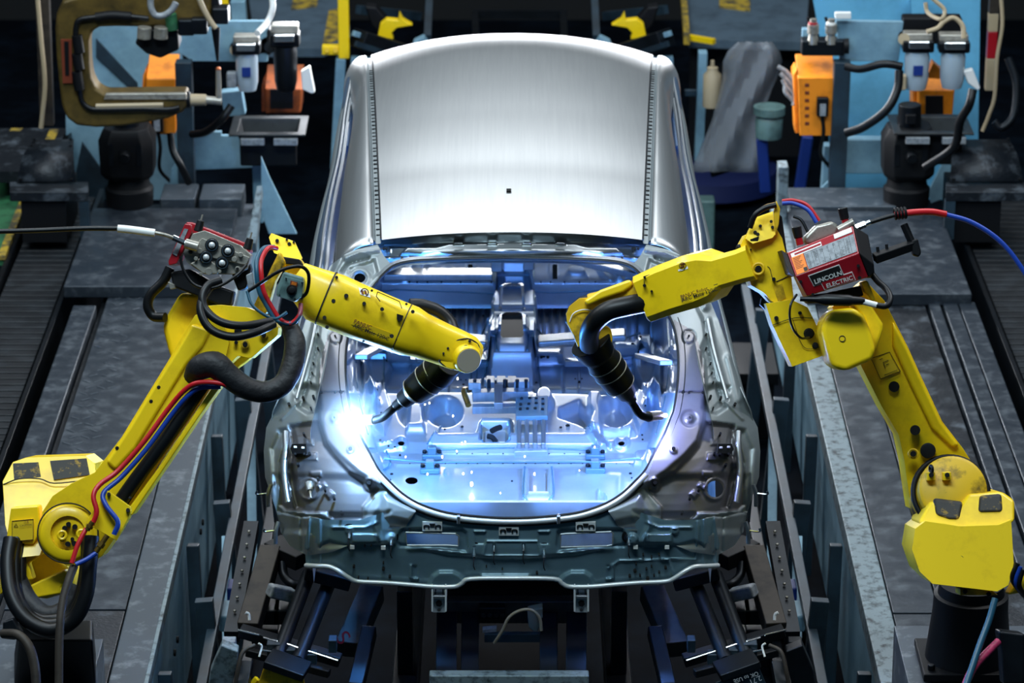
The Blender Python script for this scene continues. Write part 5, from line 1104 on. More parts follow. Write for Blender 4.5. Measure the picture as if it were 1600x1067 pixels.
MB().bx(1.40, 2.18, 4.22, 5.5, .80, .86).obj('raised_plate', 'deck', Rp, bev=.006)
MB().bx(1.42, 2.0, 5.52, 5.84, .80, .88).obj('step_plate', 'deck_rim', Rp, bev=.008)
MB().bx(1.5, 2.2, -1.2, 5.85, 0, .1).obj('platform_base', 'dark_metal', Rp)
for y in (.3, 1.5, 2.7, 3.9): MB().bar((1.29, y, .08), (1.31, y+.1, .7), .05, .05).obj('post', 'steelblue_dark', Rp, bev=.004)
p = PZ(1222, 300, .95); MB().box(p, (.05, .12, .3)).obj('end_plate', 'chipped', Rp, bev=.004)
MB().prism([PZ(1236, 345, .862), PZ(1236, 308, .862), PZ(1280, 312, .862), PZ(1292, 345, .862)], (0, 0, -.01)).obj('bright_plate', 'deck_rim', Rp)
p = PZ(400, 330, .95); MB().prism([PZ(385, 380, .9), PZ(401, 290, 1.15), PZ(410, 290, 1.15), PZ(400, 380, .9)], (0, .03, -.06)).obj('end_plate', 'chipped', Lp, bev=.004)
# slatted cable tracks
for s, lab in ((-1, 'dark slatted cable track beside the platform of the caution sticker robot'), (1, 'dark slatted cable track beside the platform of the red feeder robot')):
    t = thing('cable_track', lab, 'cable track', (s*2.35, 2, 0))
    m = MB(); x0, x1 = (2.2, 2.48) if s < 0 else (2.32, 2.75)
    MB().bx(s*x0, s*x1, -1.2, 6.2, 0, .70).obj('track_body', 'dark', t)
    b = MB()
    for i in range(96): b.box((s*(x0+x1)/2, -1.1+i*.076, .715), (x1-x0, .062, .03))
    b.obj('slat', 'slat', t, bev=.004)
    for x in (x0-.03, x1+.03): MB().bx(s*x-.012, s*x+.012, -1.2, 6.2, .60, .76).obj('track_rail', 'dark_metal', t, bev=.003)
    MB().bx(s*(x1+.16), s*(x1+.2), 3.6 if s < 0 else 1.2, 4.6 if s < 0 else 2.4, .66, .70).obj('blue_rail', 'steelblue', t, bev=.006)
    for y in (1.0, 2.4, 3.8): MB().bx(s*(x0-.09), s*(x0-.04), y, y+.12, .45, .5).obj('cross_tie', 'dark_metal', t)
# dark trays over the track ends
for s, m, lab, q in ((-1, M0, 'dark bent guard over the cable track end by the green floor', ((15, 302), (20, 276), (38, 258), (108, 258), (118, 284), (138, 284), (138, 300))), (1, M0, 'dark bent guard over the cable track end behind the red hose', ((1478, 300), (1478, 288), (1506, 286), (1510, 256), (1590, 254), (1604, 286), (1604, 300)))):
    t = thing('track_guard', lab, 'guard', PY(q[0][0], 330, 5.2))
    A = [PZ(u, v, 1.06) for u, v in q]; zt = 1.06
    u0, u1 = q[0][0], q[-1][0]
    c = [PZ(u0, 300, 1.05), PZ(u1, 300, 1.05), PZ(u1, 284, 1.05), PZ(u0, 284, 1.05)]
    MB().prism(c, (0, 0, -.05)).obj('guard_shelf', 'deck_dark', t, bev=.004)
    c2 = [PZ(q[1][0]+6, 284, 1.06), PZ(q[4][0] if s < 0 else 1600, 284, 1.06)]; hh = .16
    a0, a1 = c2; MB().grid([[a0, a1], [a0+V((.02, .12, .10)), a1+V((-.02, .12, .10))], [a0+V((.05, .3, .13)), a1+V((-.04, .3, .13))]]).obj('guard_hood', 'deck_dark', t, solid=.006)
    bb = MB()
    for k in range(7):
        f = k/6; p = a1.lerp(a1+V((-.03, .27, .13)), f); bb.box(p+V((-.02, 0, .012)), (.014, .014, .01)); p = a0.lerp(a0+V((.04, .27, .13)), f); bb.box(p+V((.02, 0, .012)), (.014, .014, .01))
    bb.obj('bolt', 'dark', t)
    MB().bx(c[0].x+.05, c[1].x-.12, c[0].y+.02, c[0].y+.5, .78, 1.0).obj('guard_box', 'dark', t)
    MB().bx(c[1].x-.05 if s < 0 else c[0].x, c[1].x if s < 0 else c[0].x+.05, c[0].y, c[0].y+.05, .8, 1.0).obj('guard_leg', 'steelblue_dark', t)
# walkway and painted floor far beside
t = thing('walkway', 'dark speckled walkway plate with worn yellow edge beside the brass weld gun', 'walkway', PZ(40, 262, .9))
c = [PZ(-10, 268, .95), PZ(70, 268, .95), PZ(106, 200, .95), PZ(-10, 200, .95)]; MB().prism(c, (0, 0, -.06)).obj('walkway_plate', 'deck_dark', t)
MB().prism([PZ(54, 256, .952), PZ(68, 256, .952), PZ(92, 202, .952), PZ(78, 202, .952)], (0, 0, -.01)).obj('yellow_edge', 'yellow_worn', t)
MB().prism([PZ(15, 204, .952), PZ(32, 204, .952), PZ(36, 200, .952), PZ(18, 200, .952)], (0, 0, -.01)).obj('yellow_mark', 'yellow_worn', t)
MB().prism([PZ(72, 268, .95), PZ(80, 268, .98), PZ(112, 206, .98), PZ(104, 202, .95)], (0, 0, -.1)).obj('side_beam', 'dark_metal', t)
t = thing('painted_platform', 'green painted floor panel with worn yellow border beside the cable track', 'floor panel', PZ(20, 340, .75))
MB().prism([PZ(-20, 400, .78), PZ(5, 400, .78), PZ(44, 300, .78), PZ(44, 276, .78), PZ(-20, 268, .78)], (0, 0, -.05)).obj('green_area', 'green_floor', t)
MB().prism([PZ(-4, 400, .783), PZ(8, 400, .783), PZ(46, 300, .783), PZ(36, 300, .783)], (0, 0, -.02)).obj('yellow_border', 'yellow_worn', t)
# ---------- machine stands behind ----------
def stand(lab, panels, posts, plates, gus):
    t = thing('machine_stand', lab, 'machine stand', PY(posts[0][0], posts[0][3], 6.1))
    for uv, y, m in panels: MB().prism([PY(u, v, y) for u, v in uv], (0, .05, 0)).obj('back_panel', m, t)
    for u0, v0, u1, v1, w_, y, m in posts: MB().bar(PY(u0, v0, y), PY(u1, v1, y), w_, .08, (0, 1, 0)).obj('post', m, t, bev=.005)
    for uv, y, m in plates: MB().prism([PY(u, v, y) for u, v in uv], (0, .03, 0)).obj('mounting_plate', m, t, bev=.004)
    for uv, y, m in gus: MB().prism([PY(u, v, y) for u, v in uv], (0, .02, 0)).obj('gusset', m, t, bev=.003)
    return t
stand('blue grey steel machine stand behind the brass weld gun',
      [([(100, -14), (282, -14), (290, 312), (175, 312), (104, 262)], 6.5, 'steelblue')],
      [(287, 95, 293, 312, .085, 5.9, 'steelblue_dark'), (402, 235, 405, 345, .05, 5.7, 'steelblue'), (372, 0, 375, 40, .08, 6.6, 'steelblue'), (362, 140, 368, 178, .11, 6.0, 'steelblue'), (533, 90, 524, 262, .055, 7.0, 'steelblue')],
      [([(277, 33), (418, 33), (418, 97), (300, 96), (277, 80)], 5.95, 'steelblue'), ([(303, 206), (346, 206), (346, 212), (380, 212), (400, 262), (305, 266)], 6.0, 'steelblue')],
      [([(128, 222), (192, 312), (110, 312)], 6.45, 'steelblue_dark'), ([(268, 265), (284, 240), (286, 312), (262, 312)], 5.92, 'steelblue'), ([(408, 245), (420, 275), (464, 366), (420, 366), (408, 330)], 5.2, 'steelblue'), ([(150, 60), (215, 130), (215, 150), (150, 90)], 6.49, 'steelblue_dark')])
stand('bright blue steel machine stand behind the red feeder robot',
      [([(1268, -14), (1532, -14), (1528, 240), (1512, 312), (1300, 312), (1292, 120)], 6.6, 'skyblue')],
      [(1316, 95, 1306, 312, .085, 5.9, 'steelblue_dark'), (1296, 225, 1290, 312, .06, 6.2, 'steelblue'), (1352, 215, 1350, 268, .22, 6.1, 'steelblue'), (1098, 80, 1092, 250, .05, 7.2, 'steelblue'), (1432, -10, 1434, 34, .07, 6.5, 'skyblue')],
      [([(1306, 32), (1412, 34), (1404, 96), (1312, 96)], 5.95, 'steelblue'), ([(1070, 141), (1110, 141), (1110, 151), (1070, 151)], 7.2, 'steelblue_dark'), ([(1305, 20), (1330, 20), (1330, 30), (1305, 30)], 5.9, 'white')],
      [([(1297, 280), (1318, 250), (1316, 316), (1262, 316)], 5.92, 'steelblue'), ([(1490, 222), (1512, 230), (1500, 300), (1455, 318), (1450, 300)], 6.3, 'steelblue')])
for du in (0, 1):
    pass
# orange junction boxes
def obox(lab, top, front, y, plug, side=None, m='orange', marks=None):
    t = thing('junction_box', lab, 'junction box', PY(front[2][0], front[2][1], y))
    F_ = [PY(u, v, y) for u, v in front]; T_ = [PY(front[0][0], front[0][1], y), PY(front[1][0], front[1][1], y)]
    dy = .22; back = [p+V((0, dy, 0)) for p in F_]
    MB().prism(F_, (0, dy, 0)).obj('box_body', m, t, bev=.012)
    sl = MB().prism([T_[0]+V((0, .01, -.004)), T_[1]+V((0, .01, -.004)), T_[1]+V((0, dy, .07)), T_[0]+V((0, dy, .07))], (0, 0, -.02)).obj('box_lid', m, t, bev=.004)
    MB().prism([F_[0]+V((-.02, .05, .0)), F_[0]+V((-.004, .05, .03)), F_[3]+V((-.004, .05, 0)), F_[3]+V((-.02, .05, 0))], (0, .16, 0)).obj('box_flange', m, t)
    if plug:
        c = PY(plug[0], plug[1], y-.01); MB().box(c, (.06, .05, .1)).obj('plug', 'dark_metal', t, bev=.006); MB().box(c+V((0, -.03, -.01)), (.03, .02, .06)).obj('plug_latch', 'label_grey', t)
        MB().tube([c+V((0, 0, -.05)), c+V((.01, 0, -.14)), c+V((0, .02, -.26)), c+V((.05, .05, -.34))], .01, 8).obj('plug_cable', 'rubber', t)
    if marks:
        b = MB()
        for u, v, w_, h_ in marks: b.box(PY(u, v, y-.001), (w_, .004, h_))
        weld(t.children[0], b, 'brown_ink')
    return t
obox('orange junction box seen through the brass weld gun frame', None, [(228, 122), (275, 122), (274, 211), (222, 211)], 5.95, (246, 190))
obox('orange junction box with a plug beside the bright blue stand', None, [(1247, 122), (1306, 122), (1303, 212), (1250, 212)], 5.9, (1285, 166), marks=[(1261, 133+k*12, .022, .018) for k in range(6)])
obox('soiled orange box below the silver filter and above the scrap tray', None, [(414, 138), (472, 138), (470, 178), (414, 178)], 6.2, None, m='orange_dirty')
o = MB().prism([PY(u, v, 6.15) for u, v in ((422, 140), (458, 140), (458, 170), (422, 170))], (0, .01, 0)).obj('dark_recess', 'dark', bpy.data.objects['junction_box.002'])
obox('orange box behind the filters over the copper scrap tray', None, [(1434, 140), (1492, 140), (1488, 188), (1434, 188)], 6.2, None)
MB().prism([PY(u, v, 6.15) for u, v in ((1446, 150), (1474, 150), (1474, 186), (1446, 186))], (0, .01, 0)).obj('dark_recess', 'dark', bpy.data.objects['junction_box.003'])
MB().prism([PY(u, v, 6.1) for u, v in ((1448, 122), (1458, 98), (1474, 112), (1472, 124))], (0, .08, 0)).obj('box_visor', 'orange', bpy.data.objects['junction_box.003'])
# filter regulators
def freg(lab, u, v0, v1, y, wpx, bowl='bowl', label=True):
    sp = wpx*(y+11.25)/.955/FPX; t = thing('air_filter', lab, 'air filter', PY(u, v1, y))
    A, B = PY(u, v0, y), PY(u, v1, y); H = A.z-B.z
    MB().box(A+V((0, 0, -.03)), (sp*1.05, .08, .05)).obj('cap_block', 'bare', t, bev=.008)
    MB().box(A+V((0, -.02, -H*.22)), (sp*1.15, .10, H*.2)).obj('filter_head', 'dark_metal', t, bev=.01)
    MB().box(A+V((0, -.08, -H*.16)), (sp*.8, .05, .04)).obj('gauge_block', 'chrome', t, bev=.008)
    MB().lathe(A+V((0, -.02, -H*.32)), (0, 0, -1), [(0, sp*.42), (H*.1, sp*.46), (H*.5, sp*.44), (H*.64, sp*.36), (H*.68, .01)], 20).obj('bowl', bowl, t)
    if label: MB().box(A+V((0, -.02-sp*.46, -H*.6)), (sp*.35, .01, H*.16)).obj('bowl_label', 'blue_paint', t)
    return t
freg('air filter with the blue label over the dark scrap tray', 385, 52, 142, 5.85, 38)
freg('silver headed air filter beside the worn yellow edged platform', 445, 35, 142, 5.8, 40, 'dark_metal', False)
freg('air filter with the blue label hanging nearer the orange box on the bright blue stand', 1434, 48, 140, 5.85, 42)
freg('grey bowl air filter nearest the striped pole', 1490, 50, 138, 5.8, 42, 'bowl', False)
for u, v, lab in ((362, 124, 'small grey plastic box beside the blue label filter bowl over the dark tray'), (1408, 128, 'small tan box beside the blue label filter on the bright blue stand')):
    tag(MB().box(PY(u, v, 5.8), (.05, .05, .08)).obj('sensor_box', 'label_grey' if u < 800 else 'tan', bev=.008), lab, 'sensor')
for (uv, lab, y) in (([(470, 112), (484, 104), (492, 145), (487, 147), (472, 140)], 'pale bent bracket hanging beside the silver headed filter', 5.75), ([(1505, 112), (1520, 108), (1532, 138), (1528, 142), (1512, 130)], 'pale bent bracket hanging beside the grey bowl filter', 5.75)):
    tag(MB().prism([PY(u, v, y) for u, v in uv], (0, .04, 0)).obj('bent_bracket', 'white', bev=.006), lab, 'bracket')
# air valves beside them
for u, v, w_, lab, kk in ((395, 62, 60, 'dark valve block behind the blue label filter over the dark tray', 'a'), (1455, 45, 95, 'dark valve block behind the filters on the bright blue stand', 'b')):
    t = thing('valve_block', lab, 'valve', PY(u, v+40, 6.0))
    W_ = w_*.0032; MB().box(PY(u, v, 6.0), (W_, .1, .14)).obj('block_body', 'dark', t, bev=.01)
    for k in (-1, 1): MB().cyl(PY(u+k*w_*.45, v+12, 5.9), PY(u+k*w_*.45, v+12, 6.0), .03).obj('fitting', 'dark_metal', t)
    MB().cyl(PY(u-w_*.45, v+16, 5.8), PY(u-w_*.45, v+16, 5.9), .03, n=14).obj('gauge', 'tan', t)
# scrap trays
for m, u0, u1, v0, v1, lab in ((M0, 357, 477, 182, 216, 'dark scrap tray hanging below the filters of the brass gun stand'), (M1, 1397, 1522, 180, 214, 'dark scrap tray holding copper tips below the filters of the bright blue stand')):
    t = thing('scrap_tray', lab, 'tray', PY((u0+u1)/2, v1+15, 5.7)); y0, z0 = 5.45, PY(u0, v1-4, 5.45).z
    xa, xb = PY(u0, v1, y0).x, PY(u1, v1, y0).x; yb = PZ(800, v0, z0).y
    def rg(x0, x1, ya, yb_, z): return [V((x0, ya, z)), V((x1, ya, z)), V((x1, yb_, z)), V((x0, yb_, z))]
    MB().loft([rg(xa, xb, y0, yb, z0), rg(xa+.04, xb-.04, y0+.05, yb-.05, z0), rg(xa+.07, xb-.07, y0+.1, yb-.08, z0-.10), rg(xa+.08, xb-.08, y0+.11, yb-.09, z0-.105)], caps=False).obj('tray_rim', 'tray', t, solid=.012, bev=.004)
    MB().bx(xa+.06, xb-.06, y0+.09, yb-.07, z0-.13, z0-.11).obj('tray_floor', 'tray', t)
    MB().bx(xa+.05, xb-.05, y0+.06, y0+.09, z0-.18, z0-.015).obj('tray_front', 'dark', t, bev=.01)
    for x in (xa+.06, xb-.16): MB().bx(x, x+.12, y0-.01, y0+.03, z0-.05, z0-.015).obj('tray_clip', 'label_grey', t, bev=.004)
    if u0 > 800:
        for u, v, r in ((1462, 203, .018), (1468, 201, .016), (1485, 200, .018), (1497, 198, .02), (1502, 204, .022), (1506, 199, .018), (1493, 208, .018)):
            p = PZ(u, v, z0-.085); p.z = z0-.108; tag(MB().cyl(p+V((0, 0, 0)), p+V((rr.uniform(-.04, .04), rr.uniform(-.03, .03), .03)), r, r*.7, 10).obj('copper_tip', 'copper'), 'worn copper welding tip lying in the dark scrap tray', 'copper tip', 'copper tips in the scrap tray')
    else:
        b = MB()
        for k in range(60):
            p = V((rr.uniform(xa+.1, xb-.1), rr.uniform(y0+.13, y0+.3), z0-.10)); b.box(p, (.012, .01, .012), Matrix.Rotation(rr.random()*3, 3, 'Z'))
        o = b.obj('swarf', 'copper'); tag(o, 'fine coppery swarf lying in the empty looking scrap tray', 'swarf', kind='stuff')
# black servo units on the platforms
for m, u, vb, s, lab in ((M0, 204, 343, 1, 'black servo unit on the platform below the brass weld gun'), (M0, 1415, 330, .96, 'black servo unit on the platform below the copper scrap tray')):
    y = 5.62; c = PY(u, vb, y); c.z = .86; t = thing('servo_unit', lab, 'motor', c)
    k = s*.31/(.36)
    MB().lathe(c, (0, 0, 1), [(0, .12*s), (.09, .125*s), (.1, .11*s), (.16, .1*s)], 24).obj('unit_foot', 'dark', t, bev=.004)
    bo = MB().loft([[c+V((x*w_, yy*w_, z)) for x, yy in ((-.6, -1), (.6, -1), (1, -.6), (1, .6), (.6, 1), (-.6, 1), (-1, .6), (-1, -.6))] for w_, z in ((.11*s, .15), (.135*s, .18), (.14*s, .36), (.11*s, .42))]).obj('unit_body', 'dark', t, bev=.008)
    MB().cyl(c+V((0, 0, .41)), c+V((0, 0, .53)), .065*s, .06*s, 18).obj('unit_cap', 'dark_metal', t, bev=.006)
    MB().cyl(c+V((0, -.12, .3)), c+V((0, -.2, .3)), .03, .026, 14).obj('connector', 'dark_metal', t, bev=.004)
    for k in (-1, 1): MB().box(c+V((k*.07, -.125*s, .3)), (.03, .03, .12)).obj('side_lug', 'dark_metal', t, bev=.004)
    MB().box(c+V((0, -.06, .47)), (.05, .04, .05)).obj('cap_lug', 'dark', t, bev=.004)
# brass C-shaped weld gun
def rrect(pts, k=5): return densify(pts, k)
g = thing('weld_gun', 'C-shaped brass brown weld gun hanging in front of the blue grey stand', 'weld gun', PY(190, 195, 5.0))
OUTG = [(330, -30), (150, -30), (118, -4), (97, 2), (88, 22), (86, 45), (88, 90), (92, 130), (96, 165), (104, 185), (120, 197), (150, 200), (190, 198), (230, 192), (262, 186), (285, 176), (292, 168), (292, 146), (250, 146), (190, 147), (164, 147), (150, 138), (143, 122), (140, 100), (139, 65), (143, 50), (155, 43), (180, 42), (240, 43), (330, 44)]
gf = MB().prism([PY(u, v, 5.0) for u, v in OUTG], (0, .14, 0)).obj('gun_frame', 'gun_brass', g, bev=.018, seg=3)
MB().tube([PY(u, v, 4.985) for u, v in ((232, 29), (190, 25), (150, 27), (125, 31), (119, 42), (118, 60), (121, 90), (124, 135), (128, 158), (140, 169), (160, 171), (220, 170), (262, 171), (280, 168))], .014, 8).obj('coolant_hose', 'rubber', g)
MB().tube([PY(u, v, 4.985) for u, v in ((150, 27), (175, 24), (205, 26))], .024, 8).obj('hose_joint', 'dark', g)
for v0, v1 in ((55, 82), (84, 108), (112, 140)): MB().cyl(PY(120, v0, 4.985), PY(124, v1, 4.985), .026).obj('hose_joint', 'dark', g)
MB().prism([PY(u, v, 4.99) for u, v in ((165, 147), (290, 146), (292, 156), (162, 156))], (0, .03, 0)).obj('bare_edge', 'bare', g, bev=.004)
MB().tube([PY(u, v, 4.985) for u, v in ((150, 166), (200, 165), (255, 164))], .014, 6).obj('lower_pipe', 'tan', g)
MB().cyl(PY(286, 156, 5.05), PY(298, 156, 5.05), .045, .04).obj('electrode_holder', 'dark_metal', g, bev=.006)
MB().cyl(PY(296, 156, 5.05), PY(322, 156, 5.05), .03, .028).obj('electrode_sleeve', 'tan', g); MB().cyl(PY(322, 156, 5.05), PY(346, 158, 5.05), .02).obj('electrode_arm', 'bare', g)
MB().cyl(PY(342, 160, 5.05), PY(341, 108, 5.05), .015, .012).obj('electrode_tip', 'bare', g); MB().ball(PY(341, 108, 5.05), .013).obj('tip_end', 'copper', g)
lb = MB().prism([PY(u, v, 4.988) for u, v in ((95, 62), (112, 62), (113, 130), (98, 130))], (0, .02, 0)).obj('gun_label', 'brown_ink', g)
weld(lb, MB().prism([PY(u, v, 4.985) for u, v in ((100, 65), (107, 65), (108, 118), (102, 118))], (0, .02, 0)), 'dark')
MB().prism([PY(u, v, 5.0) for u, v in ((210, 68), (225, 45), (278, 48), (280, 78), (250, 92), (228, 84))], (0, .15, 0)).obj('gun_actuator', 'dark', g, bev=.012)
for u in (226, 252): MB().cyl(PY(u, 42, 4.97), PY(u-1, 60, 4.97), .035, n=14).obj('actuator_bolt', 'bare', g, bev=.004)
MB().prism([PY(u, v, 5.02) for u, v in ((232, -20), (340, -20), (345, 20), (320, 42), (285, 40), (270, 45), (240, 40))], (0, .12, 0)).obj('gun_head', 'dark', g, bev=.02)
for u, v in ((292, 40), (312, 38), (345, 22)): MB().box(PY(u, v, 5.0), (.08, .1, .08)).obj('head_fitting', 'dark_metal', g, bev=.01)
MB().tube([PY(u, v, 4.9) for u, v in ((235, -4), (236, 12), (243, 24), (256, 24), (268, 16), (275, 4))], .016, 8).obj('grey_hose', 'label_grey', g)
MB().tube([PY(u, v, 4.9) for u, v in ((310, -5), (318, 14), (330, 35), (337, 44))], .014, 8).obj('tan_hose', 'tan', g)
MB().cyl(PY(337, 44, 5.0), PY(340, 95, 5.0), .022, .006, 10).obj('electrode_spike', 'dark', g)
MB().cyl(PY(266, 22, 4.98), PY(270, 46, 4.98), .03, n=12).obj('green_post', 'green_floor', g)
MB().bar(PY(338, -20, 5.3), PY(338, -40, 5.3), .12, .12).obj('hanger', 'dark_metal', g)
hose('white_hose', [(424, -10, 17.0), (426, 12, 17.0), (418, 34, 17.0), (402, 52, 16.9)], .016, 'white', 'off white hose curving down to the blue label filter beside the weld gun', 'hose')
hose('black_feed_hose', [(362, 165, 17.4), (345, 188, 17.4), (322, 206, 17.5), (300, 210, 17.6)], .02, 'rubber', 'black hose swinging from the stand to the filters behind the weld gun tip', 'hose')
hose('stand_hose', [(266, 208, 17.2), (270, 235, 17.2), (283, 260, 17.2), (295, 285, 17.3)], .018, 'rubber', 'black hose drooping below the box seen through the weld gun', 'hose')
hose('stand_hose', [(1322, 104, 17.2), (1345, 108, 17.15), (1380, 100, 17.1), (1410, 104, 17.1)], .02, 'rubber', 'black hose running level between the bright blue stand and its filters', 'hose')
hose('stand_hose', [(1322, 208, 17.2), (1350, 198, 17.15), (1385, 172, 17.1), (1402, 140, 17.1), (1405, 110, 17.1)], .022, 'rubber', 'black hose swinging low across the bright blue stand', 'hose')
hose('stand_hose', [(1520, 140, 17.0), (1514, 165, 17.0), (1500, 190, 17.1), (1490, 230, 17.2), (1445, 262, 17.3)], .022, 'rubber', 'black hose passing behind the copper scrap tray', 'hose')
hose('coil_wire', [(1446, 4, 16.9), (1450, 20, 16.9), (1470, 30, 16.8), (1476, 16, 16.8), (1462, 2, 16.8), (1450, -8, 16.8)], .01, 'tan', 'thin tan wire coiling over the filters of the bright blue stand', 'wire')
hose('coil_wire', [(1448, 50, 16.8), (1465, 44, 16.8), (1475, 34, 16.8), (1490, 28, 16.8), (1504, 40, 16.8), (1506, 60, 16.8)], .012, 'tan', 'thicker tan wire bowing over the grey bowl filter', 'wire')
# push valves above the orange plug box
t = thing('push_valve', 'pair of push valves with a red knob above the orange plug box', 'valve', PY(1285, 85, 5.9))
MB().box(PY(1285, 72, 5.95), (.22, .1, .08)).obj('valve_base', 'dark_metal', t, bev=.008); MB().box(PY(1262, 62, 6.05), (.06, .05, .12)).obj('valve_bracket', 'steelblue', t)
for u, c_ in ((1270, 'red_paint'), (1298, 'white')):
    MB().lathe(PY(u, 68, 5.92), (0, 0, 1), [(0, .03), (.05, .022), (.055, .03), (.1, .03), (.105, .018), (.13, .018)], 14).obj('valve_stem', 'bare', t)
    MB().lathe(PY(u, 44, 5.92), (0, 0, 1), [(0, .028), (.03, .024), (.035, .01)], 14).obj('valve_knob', c_, t); MB().cyl(PY(u-5, 36, 5.95), PY(u-8, 27, 5.95), .008).obj('valve_pin', 'dark', t)
MB().cyl(PY(1318, 72, 5.9), PY(1326, 72, 5.9), .04).obj('end_cap', 'dark', t)
# platforms high behind
t = thing('mezzanine_deck', 'blue grey deck with worn yellow edges beside the yellow post', 'deck', PZ(450, 75, .9))
MB().prism([PZ(400, 76, .95), PZ(506, 76, .95), PZ(548, 60, .95), PZ(540, -30, .95), (PZ(385, -30, .95))], (0, 0, -.05)).obj('deck_sheet', 'mezz', t)
MB().prism([PZ(504, 70, .955), PZ(532, 60, .955), PZ(545, 10, .955), PZ(514, 16, .955)], (0, 0, -.02)).obj('yellow_edge', 'yellow_worn', t)
MB().prism([PZ(455, 15, .955), PZ(495, 10, .955), PZ(498, -14, .955), PZ(460, -14, .955)], (0, 0, -.02)).obj('yellow_edge', 'yellow_worn', t)
for u, v in ((410, -10), (535, 0)): c = PZ(u, v, .9); MB().bx(c.x-.03, c.x+.03, c.y-.03, c.y+.03, 0, .9).obj('deck_leg', 'dark_metal', t)
t = thing('yellow_post', 'bright yellow square post with a foot bracket behind the roof', 'post', PY(538, 92, 7.0))
MB().bar(PY(538, 90, 7.0), PY(536, -30, 7.0), .06, .06).obj('post_tube', 'yellow', t, bev=.006)
b_ = MB().prism([PY(u, v, 6.98) for u, v in ((503, 72), (532, 72), (532, 86), (503, 86))], (0, .05, 0)).obj('foot_bracket', 'yellow', t, bev=.004)
weld(b_, MB().cyl(PY(511, 79, 6.97), PY(511, 79, 6.99), .016).cyl(PY(524, 79, 6.97), PY(524, 79, 6.99), .016), 'yellow_dirty')
tag(MB().bar(PY(352, 33, 7.0), PY(348, -20, 7.0), .05, .05).obj('yellow_bar', 'yellow'), 'yellow upright bar behind the top plate of the weld gun stand', 'post')
t = thing('mezzanine_deck', 'plain grey blue deck with a yellow corner beside the bright blue stand', 'deck', PZ(1160, 66, .9))
MB().prism([PZ(1076, 62, .95), PZ(1258, 66, .95), PZ(1266, -30, .95), PZ(1066, -30, .95)], (0, 0, -.05)).obj('deck_sheet', 'mezz', t)
MB().bar(PZ(1073, 62, .98), PZ(1066, -30, .98), .035, .06).obj('yellow_edge', 'yellow_worn', t); MB().bar(PZ(1076, 58, .98), PZ(1116, 65, .98), .035, .03).obj('yellow_edge', 'yellow', t)
MB().prism([PZ(1124, 10, .96), PZ(1172, 16, .96), PZ(1172, -20, .96), PZ(1124, -20, .96)], (0, 0, -.02)).obj('yellow_edge', 'yellow_worn', t)
MB().bx(PZ(1080, 62, .95).x, PZ(1256, 62, .95).x, PZ(1080, 62, .95).y+.1, PZ(1080, 62, .95).y+.15, .2, .9).obj('deck_skirt', 'dark', t)
for m, lab in ((M0, 'yellow clamp arm over the grey fixture behind the roof beside the yellow post'), (M1, 'yellow clamp arm over the grey fixture behind the roof beside the hanging sheet')):
    t = thing('toggle_clamp', lab, 'clamp', PY(m(610), 62, 7.4))
    MB().prism([PY(m(u), v, 7.4) for u, v in ((590, 58), (594, 38), (604, 30), (622, 32), (624, 20), (629, 30), (645, 40), (620, 44), (612, 52), (615, 62))], (0, .06, 0)).obj('arm_plate', 'yellow', t, bev=.006)
    MB().prism([PY(m(u), v, 7.5) for u, v in ((570, 10), (588, 12), (604, 30), (596, 56), (580, 40))], (0, .1, 0)).obj('arm_base', 'dark', t, bev=.01)
    t = thing('roof_fixture', 'grey blue fixture beam behind the roof corner '+('beside the yellow post' if m is M0 else 'beside the hanging sheet'), 'fixture', PY(m(600), 110, 7.2))
    MB().bar(PY(m(558), 60, 7.0), PY(m(640), 86, 7.2), .14, .1).obj('main_beam', 'dark_metal', t, bev=.008)
    MB().bar(PY(m(552), 52, 6.98), PY(m(632), 76, 7.18), .03, .03).obj('top_rail', 'steelblue', t, bev=.004); MB().bar(PY(m(556), 68, 6.9), PY(m(630), 92, 7.1), .02, .03).obj('lower_rail', 'steelblue_dark', t)
    MB().bar(PY(m(548), 96, 7.0), PY(m(610), 100, 7.0), .05, .06).obj('cross_beam', 'steelblue', t, bev=.004)
    MB().prism([PY(m(u), v, 7.0) for u, v in ((640, 90), (646, 66), (662, 58), (672, 72), (664, 88), (648, 92))], (0, .08, 0)).obj('end_bracket', 'steelblue', t, bev=.008)
    MB().bar(PY(m(668), 60, 7.6), PY(m(672), -20, 8.2), .04, .04).obj('strut', 'steelblue_dark', t)
    MB().bar(PY(m(560), 15, 7.9), PY(m(655), 25, 8.3), .04, .05).obj('strut', 'steelblue_dark', t)
t = thing('cross_girder', 'pale steel beam lying across the dark gap beyond the roof', 'beam', PY(812, 80, 8))
MB().bar(PY(733, 67, 8), PY(890, 67, 8), .06, .05).obj('beam_bar', 'steelblue', t, bev=.006)
MB().bar(PY(735, 78, 8.0), PY(888, 78, 8.0), .06, .05).obj('beam_base', 'dark_metal', t, bev=.006); MB().bar(PY(740, 22, 9.2), PY(886, 22, 9.2), .04, .05).obj('beam_stay', 'dark_metal', t)
for u in (742, 880): c = PY(u+2, 80, 8.0); MB().bx(c.x-.03, c.x+.03, 7.97, 8.03, 0, c.z).obj('beam_post', 'dark_metal', t); MB().bar(PY(u, 22, 9.2), PY(u+2, 70, 8.1), .04, .04).obj('beam_leg', 'dark_metal', t)
